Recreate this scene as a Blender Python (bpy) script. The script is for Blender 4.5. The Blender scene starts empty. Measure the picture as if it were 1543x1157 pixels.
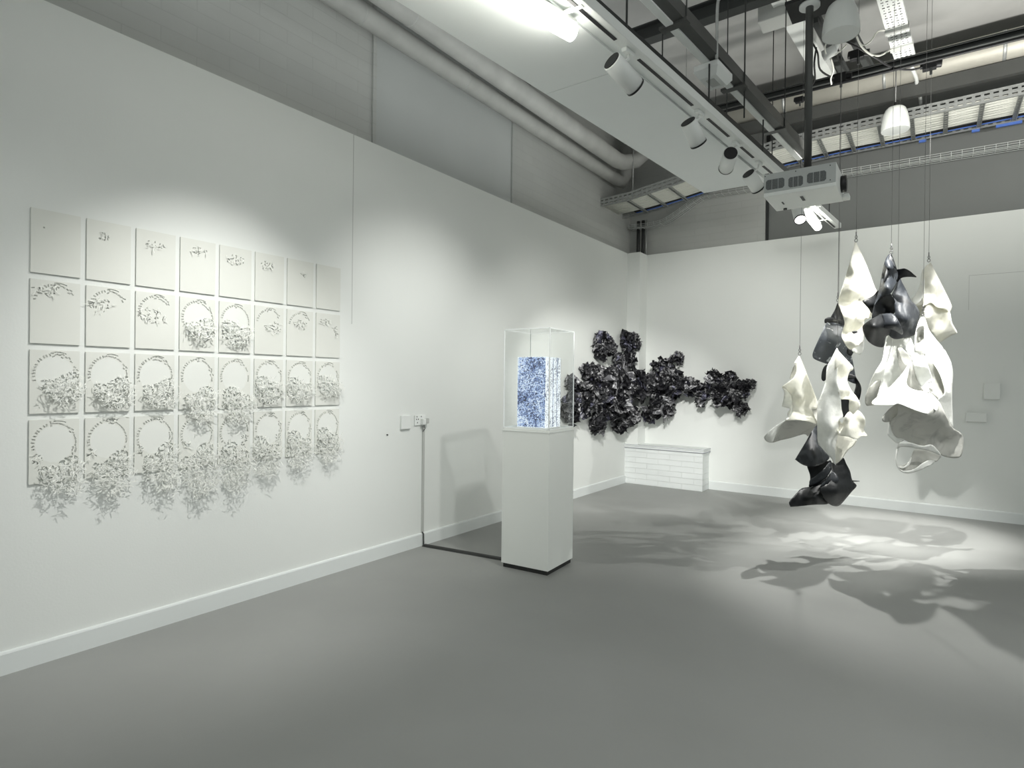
import bpy, bmesh, math, random
from mathutils import Vector, Matrix, noise
from mathutils.geometry import delaunay_2d_cdt
random.seed(7)
col = bpy.context.scene.collection
sc = bpy.context.scene

# ------------------------------------------------------------------ camera calibration
F = 888.642
CAMP = Vector((3.796, -8.523, 1.5))
R = Matrix(((0.81255275, -0.01101766, 0.58278353),
            (0.58278022, -0.00384070, -0.81262074),
            (0.01119148, 0.99993193, 0.00330011)))
def ray(px, py): return R @ Vector(((px-771.5)/F, -(py-578.5)/F, -1.0))
def at(px, py, ax, v):
    d = ray(px, py); i = 'xyz'.index(ax)
    return CAMP + d*((v-CAMP[i])/d[i])
def dp(px, py, d): return CAMP + ray(px, py)*d
cam = bpy.data.objects.new('camera', bpy.data.cameras.new('camera')); col.objects.link(cam)
M4 = R.to_4x4(); M4.translation = CAMP
cam.matrix_world = M4
cam.data.sensor_width = 36; cam.data.lens = F/1543*36; cam.data.clip_start = 0.02
sc.camera = cam

# ------------------------------------------------------------------ materials
def mat(name, c, rough=0.6, metal=0.0, bump=0.0, bscale=60, var=0.0, vscale=3.0, emit=None, estr=0, coord='Object', spec=0.4, transl=0.0):
    m = bpy.data.materials.new(name); m.use_nodes = True
    nt = m.node_tree; b = nt.nodes['Principled BSDF']
    b.inputs['Base Color'].default_value = (*c, 1); b.inputs['Roughness'].default_value = rough
    b.inputs['Metallic'].default_value = metal; b.inputs['Specular IOR Level'].default_value = spec
    tc = nt.nodes.new('ShaderNodeTexCoord')
    n = nt.nodes.new('ShaderNodeTexNoise'); n.inputs['Scale'].default_value = vscale; n.inputs['Detail'].default_value = 6
    nt.links.new(tc.outputs[coord], n.inputs['Vector'])
    r = nt.nodes.new('ShaderNodeValToRGB')
    r.color_ramp.elements[0].position = 0.3; r.color_ramp.elements[1].position = 0.7
    r.color_ramp.elements[0].color = (*[x*(1-var) for x in c], 1)
    r.color_ramp.elements[1].color = (*[min(1, x*(1+var)) for x in c], 1)
    nt.links.new(n.outputs['Fac'], r.inputs['Fac']); nt.links.new(r.outputs['Color'], b.inputs['Base Color'])
    if bump:
        n2 = nt.nodes.new('ShaderNodeTexNoise'); n2.inputs['Scale'].default_value = bscale; n2.inputs['Detail'].default_value = 4
        nt.links.new(tc.outputs[coord], n2.inputs['Vector'])
        bp = nt.nodes.new('ShaderNodeBump'); bp.inputs['Strength'].default_value = bump; bp.inputs['Distance'].default_value = 0.01
        nt.links.new(n2.outputs['Fac'], bp.inputs['Height']); nt.links.new(bp.outputs['Normal'], b.inputs['Normal'])
    if emit:
        b.inputs['Emission Color'].default_value = (*emit, 1); b.inputs['Emission Strength'].default_value = estr
    if transl:
        t = nt.nodes.new('ShaderNodeBsdfTranslucent'); mx = nt.nodes.new('ShaderNodeMixShader'); mx.inputs[0].default_value = transl
        nt.links.new(r.outputs['Color'], t.inputs['Color'])
        nt.links.new(b.outputs[0], mx.inputs[1]); nt.links.new(t.outputs[0], mx.inputs[2])
        nt.links.new(mx.outputs[0], nt.nodes['Material Output'].inputs['Surface'])
    return m
def brickmat(name, c, axes, strength=0.5, cell=1.0, dark=0.93):
    m = mat(name, c, 0.7, var=0.05, vscale=1.5)
    nt = m.node_tree; b = nt.nodes['Principled BSDF']
    tc = [n for n in nt.nodes if n.type == 'TEX_COORD'][0]
    sp = nt.nodes.new('ShaderNodeSeparateXYZ'); cb = nt.nodes.new('ShaderNodeCombineXYZ')
    nt.links.new(tc.outputs['Object'], sp.inputs[0])
    nt.links.new(sp.outputs[axes[0]], cb.inputs[0]); nt.links.new(sp.outputs[axes[1]], cb.inputs[1])
    br = nt.nodes.new('ShaderNodeTexBrick'); br.inputs['Scale'].default_value = 1.0
    br.inputs['Brick Width'].default_value = 0.44*cell; br.inputs['Row Height'].default_value = 0.1*cell
    br.inputs['Mortar Size'].default_value = 0.004; br.inputs['Mortar Smooth'].default_value = 0.4
    br.inputs['Color1'].default_value = (1, 1, 1, 1); br.inputs['Color2'].default_value = (.97, .97, .97, 1); br.inputs['Mortar'].default_value = (dark,)*3+(1,)
    nt.links.new(cb.outputs[0], br.inputs['Vector'])
    n = nt.nodes.new('ShaderNodeTexNoise'); n.inputs['Scale'].default_value = 9; nt.links.new(tc.outputs['Object'], n.inputs['Vector'])
    ad = nt.nodes.new('ShaderNodeMath'); ad.operation = 'MULTIPLY_ADD'; ad.inputs[1].default_value = -1; 
    nt.links.new(br.outputs['Fac'], ad.inputs[0]); nt.links.new(n.outputs['Fac'], ad.inputs[2])
    bp = nt.nodes.new('ShaderNodeBump'); bp.inputs['Strength'].default_value = strength; bp.inputs['Distance'].default_value = 0.01
    nt.links.new(ad.outputs[0], bp.inputs['Height']); nt.links.new(bp.outputs['Normal'], b.inputs['Normal'])
    ramp = [x for x in nt.nodes if x.type == 'VALTORGB'][0]
    mx = nt.nodes.new('ShaderNodeMix'); mx.data_type = 'RGBA'; mx.blend_type = 'MULTIPLY'; mx.inputs[0].default_value = 1
    nt.links.new(ramp.outputs['Color'], mx.inputs[6]); nt.links.new(br.outputs['Color'], mx.inputs[7]); nt.links.new(mx.outputs[2], b.inputs['Base Color'])
    return m
def glossy_leather(name, c, hi, sc_=9, lo=0.55, up=0.7, rough=0.35):
    m = mat(name, c, rough, bump=0.15, bscale=25)
    nt = m.node_tree; r = [x for x in nt.nodes if x.type == 'VALTORGB'][0]
    n = [x for x in nt.nodes if x.type == 'TEX_NOISE'][0]; n.inputs['Scale'].default_value = sc_; n.inputs['Distortion'].default_value = 1.5
    r.color_ramp.elements[0].position = lo; r.color_ramp.elements[1].position = up
    r.color_ramp.elements[0].color = (*c, 1); r.color_ramp.elements[1].color = (*hi, 1)
    return m
MT = {}
MT['wall'] = mat('white_wall_paint', (0.78, 0.80, 0.775), 0.75, bump=0.05, bscale=90, var=0.012, vscale=1.2)
MT['skirt'] = mat('skirting_gloss_paint', (0.74, 0.77, 0.76), 0.4, var=0.01)
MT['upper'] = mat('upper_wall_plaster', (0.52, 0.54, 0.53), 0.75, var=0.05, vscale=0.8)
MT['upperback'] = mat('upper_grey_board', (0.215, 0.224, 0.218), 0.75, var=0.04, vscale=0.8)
MT['brickL'] = brickmat('painted_brick_side', (0.50, 0.51, 0.49), (1, 2), 0.35)
MT['brickB'] = brickmat('painted_brick_back', (0.50, 0.51, 0.49), (0, 2), 0.35)
MT['ledgeshade'] = mat('painted_ledge_shade', (0.36, 0.36, 0.41), 0.5)
MT['brickbox'] = brickmat('white_painted_brick', (0.78, 0.81, 0.80), (0, 2), 0.7, 0.8, 0.96)
MT['floor'] = mat('grey_floor_paint', (0.285, 0.29, 0.28), 0.45, bump=0.03, bscale=14, var=0.07, vscale=0.9, spec=0.3)
MT['ceil'] = mat('ceiling_concrete', (0.42, 0.42, 0.41), 0.8, var=0.06)
MT['raft'] = mat('white_ceiling_board', (0.80, 0.83, 0.82), 0.7, var=0.01)
MT['trunk'] = mat('white_enamel', (0.80, 0.82, 0.80), 0.4, var=0.01)
MT['trunkgrey'] = mat('pale_grey_enamel', (0.50, 0.51, 0.49), 0.5, var=0.02)
MT['black'] = mat('black_plastic', (0.008, 0.008, 0.009), 0.45)
MT['darksteel'] = mat('dark_steel', (0.045, 0.048, 0.047), 0.5, 0.3, var=0.1)
MT['steel'] = mat('galvanised_steel', (0.42, 0.43, 0.42), 0.42, 0.55, var=0.12, vscale=25)
MT['greysteel'] = mat('grey_painted_steel', (0.095, 0.097, 0.093), 0.45, 0.4, var=0.08)
MT['pipe'] = mat('painted_pipe_lagging', (0.47, 0.475, 0.455), 0.6, bump=0.1, bscale=12, var=0.08, vscale=5)
MT['duct'] = mat('silver_duct_wrap', (0.55, 0.53, 0.47), 0.5, 0.4, bump=0.3, bscale=7, var=0.1)
MT['whitecable'] = mat('cream_cable_sheath', (0.74, 0.74, 0.68), 0.5)
MT['bluecable'] = mat('blue_cable_sheath', (0.10, 0.2, 0.6), 0.5)
MT['proj'] = mat('projector_white_case', (0.80, 0.82, 0.79), 0.45, var=0.01)
MT['projside'] = mat('projector_grey_panel', (0.45, 0.47, 0.46), 0.45, var=0.01)
MT['plinth'] = mat('plinth_white_paint', (0.84, 0.86, 0.825), 0.55, var=0.012, vscale=2)
MT['rubber'] = mat('dark_rubber', (0.025, 0.026, 0.025), 0.6)
MT['paper'] = mat('white_paper_board', (0.72, 0.73, 0.685), 0.8, var=0.012, vscale=4)
MT['paperin'] = mat('bright_paper_face', (0.765, 0.78, 0.745), 0.7, var=0.01, vscale=4)
MT['curl'] = mat('cut_white_paper', (0.80, 0.81, 0.77), 0.8)
MT['hook'] = mat('hook_steel', (0.25, 0.25, 0.25), 0.3, 0.9)
MT['wire'] = mat('thin_wire', (0.20, 0.20, 0.20), 0.4, 0.6)
MT['cream'] = mat('cream_parchment', (0.90, 0.89, 0.80), 0.6, bump=0.45, bscale=30, var=0.07, vscale=11, transl=0.18)
MT['white'] = mat('white_hide', (0.84, 0.85, 0.81), 0.55, bump=0.35, bscale=34, var=0.05, vscale=14, transl=0.12)
MT['mottleshade'] = glossy_leather('mottled_and_shaded_hide', (0.52, 0.52, 0.48), (0.36, 0.36, 0.34), 7, 0.5, 0.75, 0.55)  # real marbling on the bowl; elsewhere paints shade on undersides of white hides
MT['blackhide'] = glossy_leather('black_hide', (0.005, 0.006, 0.007), (0.012, 0.013, 0.015), 8, 0.5, 0.8, 0.5)
MT['greyhide'] = glossy_leather('dark_grey_hide', (0.022, 0.025, 0.030), (0.075, 0.082, 0.09), 9, 0.5, 0.8, 0.42)
MT['scratch'] = glossy_leather('scratched_grey_hide', (0.055, 0.062, 0.072), (0.5, 0.52, 0.54), 12, 0.62, 0.70, 0.4)
MT['lamp'] = mat('lamp_diffuser', (1, 1, 1), 0.5, emit=(1, 0.99, 0.9), estr=16)
MT['lens'] = mat('lamp_lens', (1, 1, 1), 0.5, emit=(1, 0.98, 0.94), estr=3)
MT['clearwhite'] = mat('milky_diffuser', (0.8, 0.82, 0.8), 0.3)
# perforated grille of the projector
m = MT['grille'] = mat('projector_vent_mesh', (0.13, 0.14, 0.14), 0.6, bump=0.5, bscale=300, var=0.7, vscale=260)
# acrylic
m = bpy.data.materials.new('clear_acrylic'); m.use_nodes = True; nt = m.node_tree; nt.nodes.remove(nt.nodes['Principled BSDF'])
tb = nt.nodes.new('ShaderNodeBsdfTransparent'); tb.inputs[0].default_value = (0.985, 0.99, 0.988, 1)
gb = nt.nodes.new('ShaderNodeBsdfGlossy'); gb.inputs['Roughness'].default_value = 0.03
lw = nt.nodes.new('ShaderNodeLayerWeight'); lw.inputs[0].default_value = 0.5
pw = nt.nodes.new('ShaderNodeMath'); pw.operation = 'POWER'; pw.inputs[1].default_value = 5; nt.links.new(lw.outputs['Facing'], pw.inputs[0])
fr = nt.nodes.new('ShaderNodeMath'); fr.operation = 'MULTIPLY_ADD'; fr.inputs[1].default_value = 0.7; fr.inputs[2].default_value = 0.03; nt.links.new(pw.outputs[0], fr.inputs[0])
mx = nt.nodes.new('ShaderNodeMixShader'); nt.links.new(fr.outputs[0], mx.inputs[0]); nt.links.new(tb.outputs[0], mx.inputs[1]); nt.links.new(gb.outputs[0], mx.inputs[2])
nt.links.new(mx.outputs[0], nt.nodes['Material Output'].inputs['Surface'])
MT['acrylic'] = m
m = bpy.data.materials.new('acrylic_edge'); m.use_nodes = True; b = m.node_tree.nodes['Principled BSDF']
b.inputs['Base Color'].default_value = (0.93, 0.96, 0.95, 1); b.inputs['Roughness'].default_value = 0.3
MT['acredge'] = m
def screenmat(name, blue):
    m = bpy.data.materials.new(name); m.use_nodes = True; nt = m.node_tree; b = nt.nodes['Principled BSDF']
    tc = nt.nodes.new('ShaderNodeTexCoord')
    n = nt.nodes.new('ShaderNodeTexNoise'); n.inputs['Scale'].default_value = 48 if blue else 45; n.inputs['Detail'].default_value = 3; n.inputs['Distortion'].default_value = 2.2
    n2 = nt.nodes.new('ShaderNodeTexNoise'); n2.inputs['Scale'].default_value = 6; n2.inputs['Detail'].default_value = 3
    for k in (n, n2): nt.links.new(tc.outputs['Object'], k.inputs['Vector'])
    a = nt.nodes.new('ShaderNodeMath'); a.operation = 'MULTIPLY_ADD'; a.inputs[1].default_value = 0.4 if blue else 0.3
    nt.links.new(n2.outputs['Fac'], a.inputs[0]); nt.links.new(n.outputs['Fac'], a.inputs[2])
    r = nt.nodes.new('ShaderNodeValToRGB'); e = r.color_ramp.elements
    if blue:
        e[0].position = 0.60; e[0].color = (0.01, 0.02, 0.06, 1); e[1].position = 0.83; e[1].color = (0.85, 0.95, 1, 1)
        k = e.new(0.67); k.color = (0.12, 0.20, 0.46, 1); k = e.new(0.73); k.color = (0.40, 0.58, 0.92, 1)
    else:
        e[0].position = 0.54; e[0].color = (0.10, 0.13, 0.2, 1); e[1].position = 0.62; e[1].color = (0.9, 0.97, 1, 1)
    nt.links.new(a.outputs[0], r.inputs['Fac'])
    b.inputs['Base Color'].default_value = (0.03, 0.03, 0.03, 1); b.inputs['Roughness'].default_value = 0.3
    nt.links.new(r.outputs['Color'], b.inputs['Emission Color']); b.inputs['Emission Strength'].default_value = 0.85 if blue else 1.0
    return m
MT['screen'] = screenmat('blue_lit_picture', True); MT['screenedge'] = screenmat('white_lit_edge', False)
def petalmat(name, e0, e1, scale):
    m = mat(name, e0, 0.3, bump=0.3, bscale=40)
    nt = m.node_tree; r = [x for x in nt.nodes if x.type == 'VALTORGB'][0]; n = [x for x in nt.nodes if x.type == 'TEX_NOISE'][0]
    n.inputs['Scale'].default_value = scale; n.inputs['Distortion'].default_value = 1.2
    r.color_ramp.elements[0].position = 0.48; r.color_ramp.elements[1].position = 0.68
    r.color_ramp.elements[0].color = (*e0, 1); r.color_ramp.elements[1].color = (*e1, 1)
    return m
MT['petal1'] = petalmat('black_printed_paper', (0.008, 0.008, 0.010), (0.06, 0.06, 0.066), 14)
MT['petal2'] = petalmat('grey_printed_paper', (0.03, 0.03, 0.033), (0.40, 0.40, 0.41), 16)
MT['petal3'] = petalmat('violet_printed_paper', (0.025, 0.025, 0.038), (0.24, 0.24, 0.32), 13)
MT['petal4'] = petalmat('pale_printed_paper', (0.13, 0.13, 0.14), (0.75, 0.75, 0.77), 15)

# ------------------------------------------------------------------ helpers
class MB:
    def __init__(s): s.v = []; s.f = []; s.mi = []; s.cur = 0
    def quad(s, a, b, c, d):
        n = len(s.v); s.v += [tuple(a), tuple(b), tuple(c), tuple(d)]; s.f.append((n, n+1, n+2, n+3)); s.mi.append(s.cur)
    def box(s, lo, hi, mtx=None, bev=0):
        x0, y0, z0 = lo; x1, y1, z1 = hi
        p = [Vector(q) for q in ((x0,y0,z0),(x1,y0,z0),(x1,y1,z0),(x0,y1,z0),(x0,y0,z1),(x1,y0,z1),(x1,y1,z1),(x0,y1,z1))]
        if mtx is not None: p = [mtx @ q for q in p]
        n = len(s.v); s.v += [tuple(q) for q in p]
        for q in ((3,2,1,0),(4,5,6,7),(0,1,5,4),(1,2,6,5),(2,3,7,6),(3,0,4,7)): s.f.append(tuple(n+k for k in q)); s.mi.append(s.cur)
    def bar(s, a, b, w, h, up=Vector((0,0,1))):      # rectangular bar from a to b
        a = Vector(a); b = Vector(b); d = (b-a); L = d.length; d.normalize()
        x = d.cross(up).normalized(); z = x.cross(d)
        m = Matrix((( x.x, d.x, z.x, a.x),(x.y, d.y, z.y, a.y),(x.z, d.z, z.z, a.z),(0,0,0,1)))
        s.box((-w/2, 0, -h/2), (w/2, L, h/2), m)
    def tube(s, pts, r, seg=8, cap=True, radii=None):
        pts = [Vector(p) for p in pts]; n0 = len(s.v); prev = None
        for i, p in enumerate(pts):
            t = (pts[min(i+1, len(pts)-1)] - pts[max(i-1, 0)]).normalized()
            if prev is None:
                u = t.cross(Vector((0,0,1)));
                if u.length < 1e-3: u = t.cross(Vector((1,0,0)))
                u.normalize()
            else:
                u = (prev - t*prev.dot(t)).normalized()
            prev = u; w = t.cross(u); rr = radii[i] if radii else r
            for k in range(seg):
                a = 2*math.pi*k/seg; s.v.append(tuple(p + u*math.cos(a)*rr + w*math.sin(a)*rr))
        for i in range(len(pts)-1):
            for k in range(seg):
                a = n0+i*seg+k; b_ = n0+i*seg+(k+1) % seg
                s.f.append((a, b_, b_+seg, a+seg)); s.mi.append(s.cur)
        if cap:
            s.f.append(tuple(n0+k for k in range(seg))[::-1]); s.mi.append(s.cur)
            e = n0+(len(pts)-1)*seg; s.f.append(tuple(e+k for k in range(seg))); s.mi.append(s.cur)
    def build(s, name, mats, parent=None, smooth=False, bevel=0):
        me = bpy.data.meshes.new(name); me.from_pydata(s.v, [], s.f)
        ms = mats if isinstance(mats, (list, tuple)) else [mats]
        for m in ms: me.materials.append(m)
        for p, i in zip(me.polygons, s.mi):
            p.material_index = i; p.use_smooth = smooth
        me.update()
        o = bpy.data.objects.new(name, me); col.objects.link(o)
        if parent: 
            o.parent = parent; o.matrix_parent_inverse = parent.matrix_basis.inverted()
        if smooth == 'auto' or bevel:
            if bevel:
                bv = o.modifiers.new('bevel', 'BEVEL'); bv.width = bevel; bv.segments = 2; bv.limit_method = 'ANGLE'
        return o
def tag(o, label=None, cat=None, group=None, kind=None):
    if label: o['label'] = label
    if cat: o['category'] = cat
    if group: o['group'] = group
    if kind: o['kind'] = kind
    return o
def empty(name, loc, label, cat, group=None):
    o = bpy.data.objects.new(name, None); col.objects.link(o); o.location = loc; o.empty_display_size = 0.05
    bpy.context.view_layer.update()
    return tag(o, label, cat, group)
def boxobj(name, lo, hi, m, parent=None, bevel=0):
    b = MB(); b.box(lo, hi); return b.build(name, m, parent, bevel=bevel)
def struct(name, lo, hi, m): return tag(boxobj(name, lo, hi, m), kind='structure')
def catmull(pts, n, closed=False):
    out = []; N = len(pts)
    rng = range(N) if closed else range(N-1)
    for i in rng:
        if closed: p0, p1, p2, p3 = pts[i-1], pts[i], pts[(i+1) % N], pts[(i+2) % N]
        else: p0, p1, p2, p3 = pts[max(i-1, 0)], pts[i], pts[i+1], pts[min(i+2, N-1)]
        for k in range(n):
            t = k/n
            out.append(tuple(0.5*((2*b)+(-a+c)*t+(2*a-5*b+4*c-d)*t*t+(-a+3*b-3*c+d)*t**3) for a, b, c, d in zip(p0, p1, p2, p3)))
    if not closed: out.append(tuple(pts[-1]))
    return out

# ------------------------------------------------------------------ room shell
WT = 3.463
struct('floor', (-0.4, -13, -0.1), (10, 0.4, 0), MT['floor'])
b = MB(); b.box((-0.12, -13, 0), (0, 0, WT)); tag(b.build('wall_left', MT['wall']), kind='structure')
b = MB(); b.box((-0.12, 0, 0), (10, 0.12, WT)); tag(b.build('wall_back', MT['wall']), kind='structure')
struct('wall_corner_pier', (0, -0.27, 0.59), (0.2, 0, WT), MT['wall'])
# thin joint in the left wall boards
struct('trim_1', (0.0, -5.441, 1.95), (0.0012, -5.436, WT), MT['trunkgrey'])
# set-back upper walls
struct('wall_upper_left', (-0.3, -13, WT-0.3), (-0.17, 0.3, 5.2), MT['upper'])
for i, (y0, y1) in enumerate(((-13, -5.10), (-3.06, 0.17))):
    struct('wall_brick_%s' % ('near', 'far')[i], (-0.17, y0, WT-0.2), (-0.15, y1, 5.2), MT['brickL'])
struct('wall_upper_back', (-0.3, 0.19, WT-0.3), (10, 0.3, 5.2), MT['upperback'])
struct('wall_brick_back', (-0.15, 0.15, WT-0.2), (1.86, 0.19, 5.2), MT['brickB'])
struct('trim_2', (-0.17, -5.13, WT-0.1), (-0.13, -5.095, 5.2), MT['brickL'])
struct('trim_3', (1.87, 0.165, WT-0.1), (1.90, 0.19, 5.2), MT['darksteel'])
struct('ceiling', (-0.3, -13, 5.2), (10, 0.3, 5.3), MT['ceil'])
# skirtings with a small rounded top
def skirt(name, a, b_, nrm, h=0.116, t=0.018):
    m = MB(); a = Vector(a); b_ = Vector(b_); n = Vector(nrm)
    prof = [(0, 0), (t, 0), (t, h-0.012), (t-0.004, h-0.003), (t-0.010, h), (0, h)]
    ra = [a + n*p[0] + Vector((0, 0, p[1])) for p in prof]; rb = [b_ + n*p[0] + Vector((0, 0, p[1])) for p in prof]
    k = len(prof)
    for i in range(k): m.quad(ra[i], ra[(i+1) % k], rb[(i+1) % k], rb[i])
    n0 = len(m.v); m.v += [tuple(q) for q in ra]; m.f.append(tuple(range(n0, n0+k))); m.mi.append(0)
    n0 = len(m.v); m.v += [tuple(q) for q in rb]; m.f.append(tuple(range(n0, n0+k))); m.mi.append(0)
    return tag(m.build(name, MT['skirt']), kind='structure')
skirt('baseboard_left', (0, -13, 0), (0, -4.632, 0), (1, 0, 0))
skirt('baseboard_left_far', (0, -4.618, 0), (0, -0.29, 0), (1, 0, 0))
skirt('baseboard_back', (1.18, 0, 0), (10, 0, 0), (0, -1, 0), 0.122)
# flush access panel in the back wall: thin shadow joints
b = MB(); b.box((4.098, -0.0012, 2.38), (4.1015, 0.001, 2.777)); b.box((4.098, -0.0012, 2.774), (4.85, 0.001, 2.778))
tag(b.build('trim_4', MT['trunkgrey']), kind='structure')

# brick box in the corner
t = empty('brick_boxing', (0.59, -0.15, 0), 'low white painted brick boxing with a flat stepped ledge, in the room corner', 'brick ledge')
boxobj('brick_base', (0.0, -0.29, 0), (1.177, 0.0, 0.536), MT['brickbox'], t)
b = MB(); b.box((0.0, -0.3, 0.538), (1.19, 0, 0.564)); b.box((0, -0.308, 0.566), (1.198, 0, 0.59)); b.build('ledge', MT['skirt'], t, bevel=0.003)
for zz in (0.5375, 0.5815):
    b = MB(); b.box((0.0, -0.3095, zz), (1.1995, 0, zz+0.005)); b.build('shadow_strip', MT['ledgeshade'], t)  # grey-violet strips paint the shadow lines of the two ledge steps
# ------------------------------------------------------------------ left wall pipes
def pipe_thing(name, label, pts, r, sleeves):
    t = empty(name, pts[0], label, 'pipe')
    m = MB(); m.tube(pts, r, 20); m.build('pipe_run', MT['pipe'], t, True)
    for y in sleeves:
        p = Vector((pts[0][0], y, pts[0][2]))
        m = MB(); m.tube([p, p+Vector((0, 0.016, 0))], r+0.003, 20); m.build('joint_band', MT['trunkgrey'], t, True)
    return t
xl, zl = -0.05, 4.50
lowp = [(xl, -13, zl), (xl, -0.55, zl), (xl+0.02, -0.42, zl), (xl+0.05, -0.36, zl+0.1), (xl+0.05, -0.34, 0.55+zl)]
pipe_thing('service_pipe', 'lower lagged pale pipe running along the upper left brick wall', lowp, 0.088, (-5.35, -4.05))
xu, zu = 0.17, 4.60
upp = [(xu, -13, zu), (xu, -1.02, zu), (xu+0.03, -0.9, zu), (xu+0.14, -0.72, zu+0.05), (xu+0.26, -0.6, zu+0.2), (xu+0.3, -0.56, zu+0.6)]
pipe_thing('service_pipe', 'upper lagged pale pipe with an elbow at its far end, beside the ceiling board', upp, 0.105, (-5.0,))
# vertical conduits in the corner above the column
for i, (x, y, m_) in enumerate(((0.02, 0.07, 'darksteel'), (0.1, 0.07, 'darksteel'), (0.155, 0.06, 'steel'))):
    b = MB(); b.tube([(x, y, WT-0.15), (x, y, 4.02)], 0.026 if i < 2 else 0.012, 10)
    tag(b.build('conduit', MT[m_], None, True), ('dark vertical conduit nearest the left brick wall, above the corner column', 'dark vertical conduit between its dark and its thin pale neighbour above the column', 'thin pale steel conduit rising above the corner column')[i], 'conduit')

# ------------------------------------------------------------------ ladder cable tray
RY0, RY1 = -0.88, -0.14
prof = [(-0.15, 4.10), (0.28, 4.115), (0.45, 4.14), (1.0, 4.215), (1.9, 4.37), (2.2, 4.405), (2.7, 4.43), (7.0, 4.47)]
def zprof(x):
    for (a, za), (c, zc) in zip(prof, prof[1:]):
        if x <= c: return za+(zc-za)*(x-a)/(c-a)
    return prof[-1][1]
t = empty('cable_ladder', (2, -0.6, zprof(2)), 'wide perforated steel cable ladder crossing under the roof along the back wall', 'cable tray')
for y, s in ((RY0, 1), (RY1, -1)):
    m = MB(); x = -0.15; k = 0
    rows = [(-0.055, -0.036), (-0.036, -0.018), (-0.018, 0.014), (0.014, 0.032), (0.032, 0.055)]
    while x < 7.0:
        w = 0.044 if k % 2 == 0 else 0.028
        x2 = min(x+w, 7.0)
        for j, (a, c) in enumerate(rows):
            if k % 2 == 0 and j in (1, 3): continue
            za, zb = zprof(x), zprof(x2)
            m.quad((x, y, za+a), (x2, y, zb+a), (x2, y, zb+c), (x, y, za+c))
        x = x2; k += 1
    for e in (-0.055, 0.055):
        for (xa, za), (xb, zb) in zip(prof, prof[1:]):
            m.bar((xa, y+s*0.009, za+e), (xb, y+s*0.009, zb+e), 0.022, 0.007)
    o = m.build('side_rail', MT['steel'], t); sm = o.modifiers.new('solid', 'SOLIDIFY'); sm.thickness = 0.0025
x = 0.26
while x < 6.8:
    z = zprof(x)-0.045
    m = MB(); m.bar((x-0.017, RY0+0.01, z), (x-0.017, RY1-0.01, z), 0.008, 0.022); m.bar((x+0.017, RY0+0.01, z), (x+0.017, RY1-0.01, z), 0.008, 0.022)
    m.bar((x, RY0+0.01, z+0.009), (x, RY1-0.01, z+0.009), 0.038, 0.004)
    m.build('rung', MT['steel'], t); x += 0.30
m = MB()
for k in range(25):
    y = RY0+0.03+k*0.0225
    m.tube([(xx, y+0.006*math.sin(xx*3+k), zprof(xx)-0.026+0.004*math.sin(k*2.1+xx*5)) for xx in [-0.14+0.25*i for i in range(29)]], 0.0115, 6)
tag(m.build('cable_bundle', MT['whitecable'], None, True), 'flat bundle of cream cables lying along the cable ladder', 'cables', kind='stuff')
for k, (y, c) in enumerate(((-0.27, 'black'), (-0.235, 'black'), (-0.19, 'bluecable'))):
    m = MB(); m.tube([(xx, y, zprof(xx)-0.022) for xx in [0.1+0.3*i for i in range(23)]], 0.016, 7)
    tag(m.build('power_cable', MT[c], None, True), ('black power cable next to the cream bundle on the ladder', 'black power cable beside the blue cable on the ladder', 'blue cable along the far rail of the ladder')[k], 'cable')
for k, (px, py) in enumerate(((1520, 202), (1470, 211), (1390, 226))):
    p = at(px, py, 'y', RY1)
    tag(boxobj('cable_clip', (p.x-(0.11 if k == 0 else 0.035), RY1-0.012, zprof(p.x)-0.085), (p.x+(0.11 if k == 0 else 0.035), RY1+0.012, zprof(p.x)-0.05), MT['bluecable']),
        ('long blue cable clip on the ladder rail at the right edge', 'short blue cable clip on the ladder rail, second from right edge', 'small blue cable clip on the ladder rail right of the pendant')[k], 'clip')
m = MB(); m.tube([(0.34, RY0+0.02, 4.12), (0.34, RY0+0.02, 5.2)], 0.008, 6); tag(m.build('threaded_rod', MT['steel'], None, True), 'thin steel rod holding the left end of the cable ladder', 'rod')
# basket tray
bp_ = [(-0.10, 3.90), (0.45, 3.905), (0.98, 4.17), (1.2, 4.195), (2.2, 4.18), (7.0, 4.13)]
def zb(x):
    for (a, za), (c, zc) in zip(bp_, bp_[1:]):
        if x <= c: return za+(zc-za)*(x-a)/(c-a)
    return bp_[-1][1]
t = empty('basket_tray', (2, 0.06, 4.25), 'narrow wire basket cable tray running along the upper back wall', 'cable tray')
m = MB(); ys = (-0.06, -0.06, -0.06, -0.01, 0.05, 0.11, 0.11, 0.11); zs = (0.05, 0.025, 0, 0, 0, 0, 0.025, 0.05)
bend = catmull(bp_, 5)
for y, z in zip(ys, zs): m.tube([(q[0], y, q[1]+z) for q in bend], 0.0028, 5)
x = -0.08
while x < 6.9:
    m.tube([(x, -0.06, zb(x)+0.05), (x, -0.06, zb(x)), (x, 0.11, zb(x)), (x, 0.11, zb(x)+0.05)], 0.0026, 5); x += 0.1
m.build('wire_basket', MT['trunk'], t, True)
m = MB()
for k in range(5): m.tube([(q[0], -0.02+k*0.025, q[1]+0.012) for q in bend], 0.009, 6)
tag(m.build('cable_bundle', MT['steel'], None, True), 'small bundle of grey cables in the wire basket tray', 'cables', kind='stuff')

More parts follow.
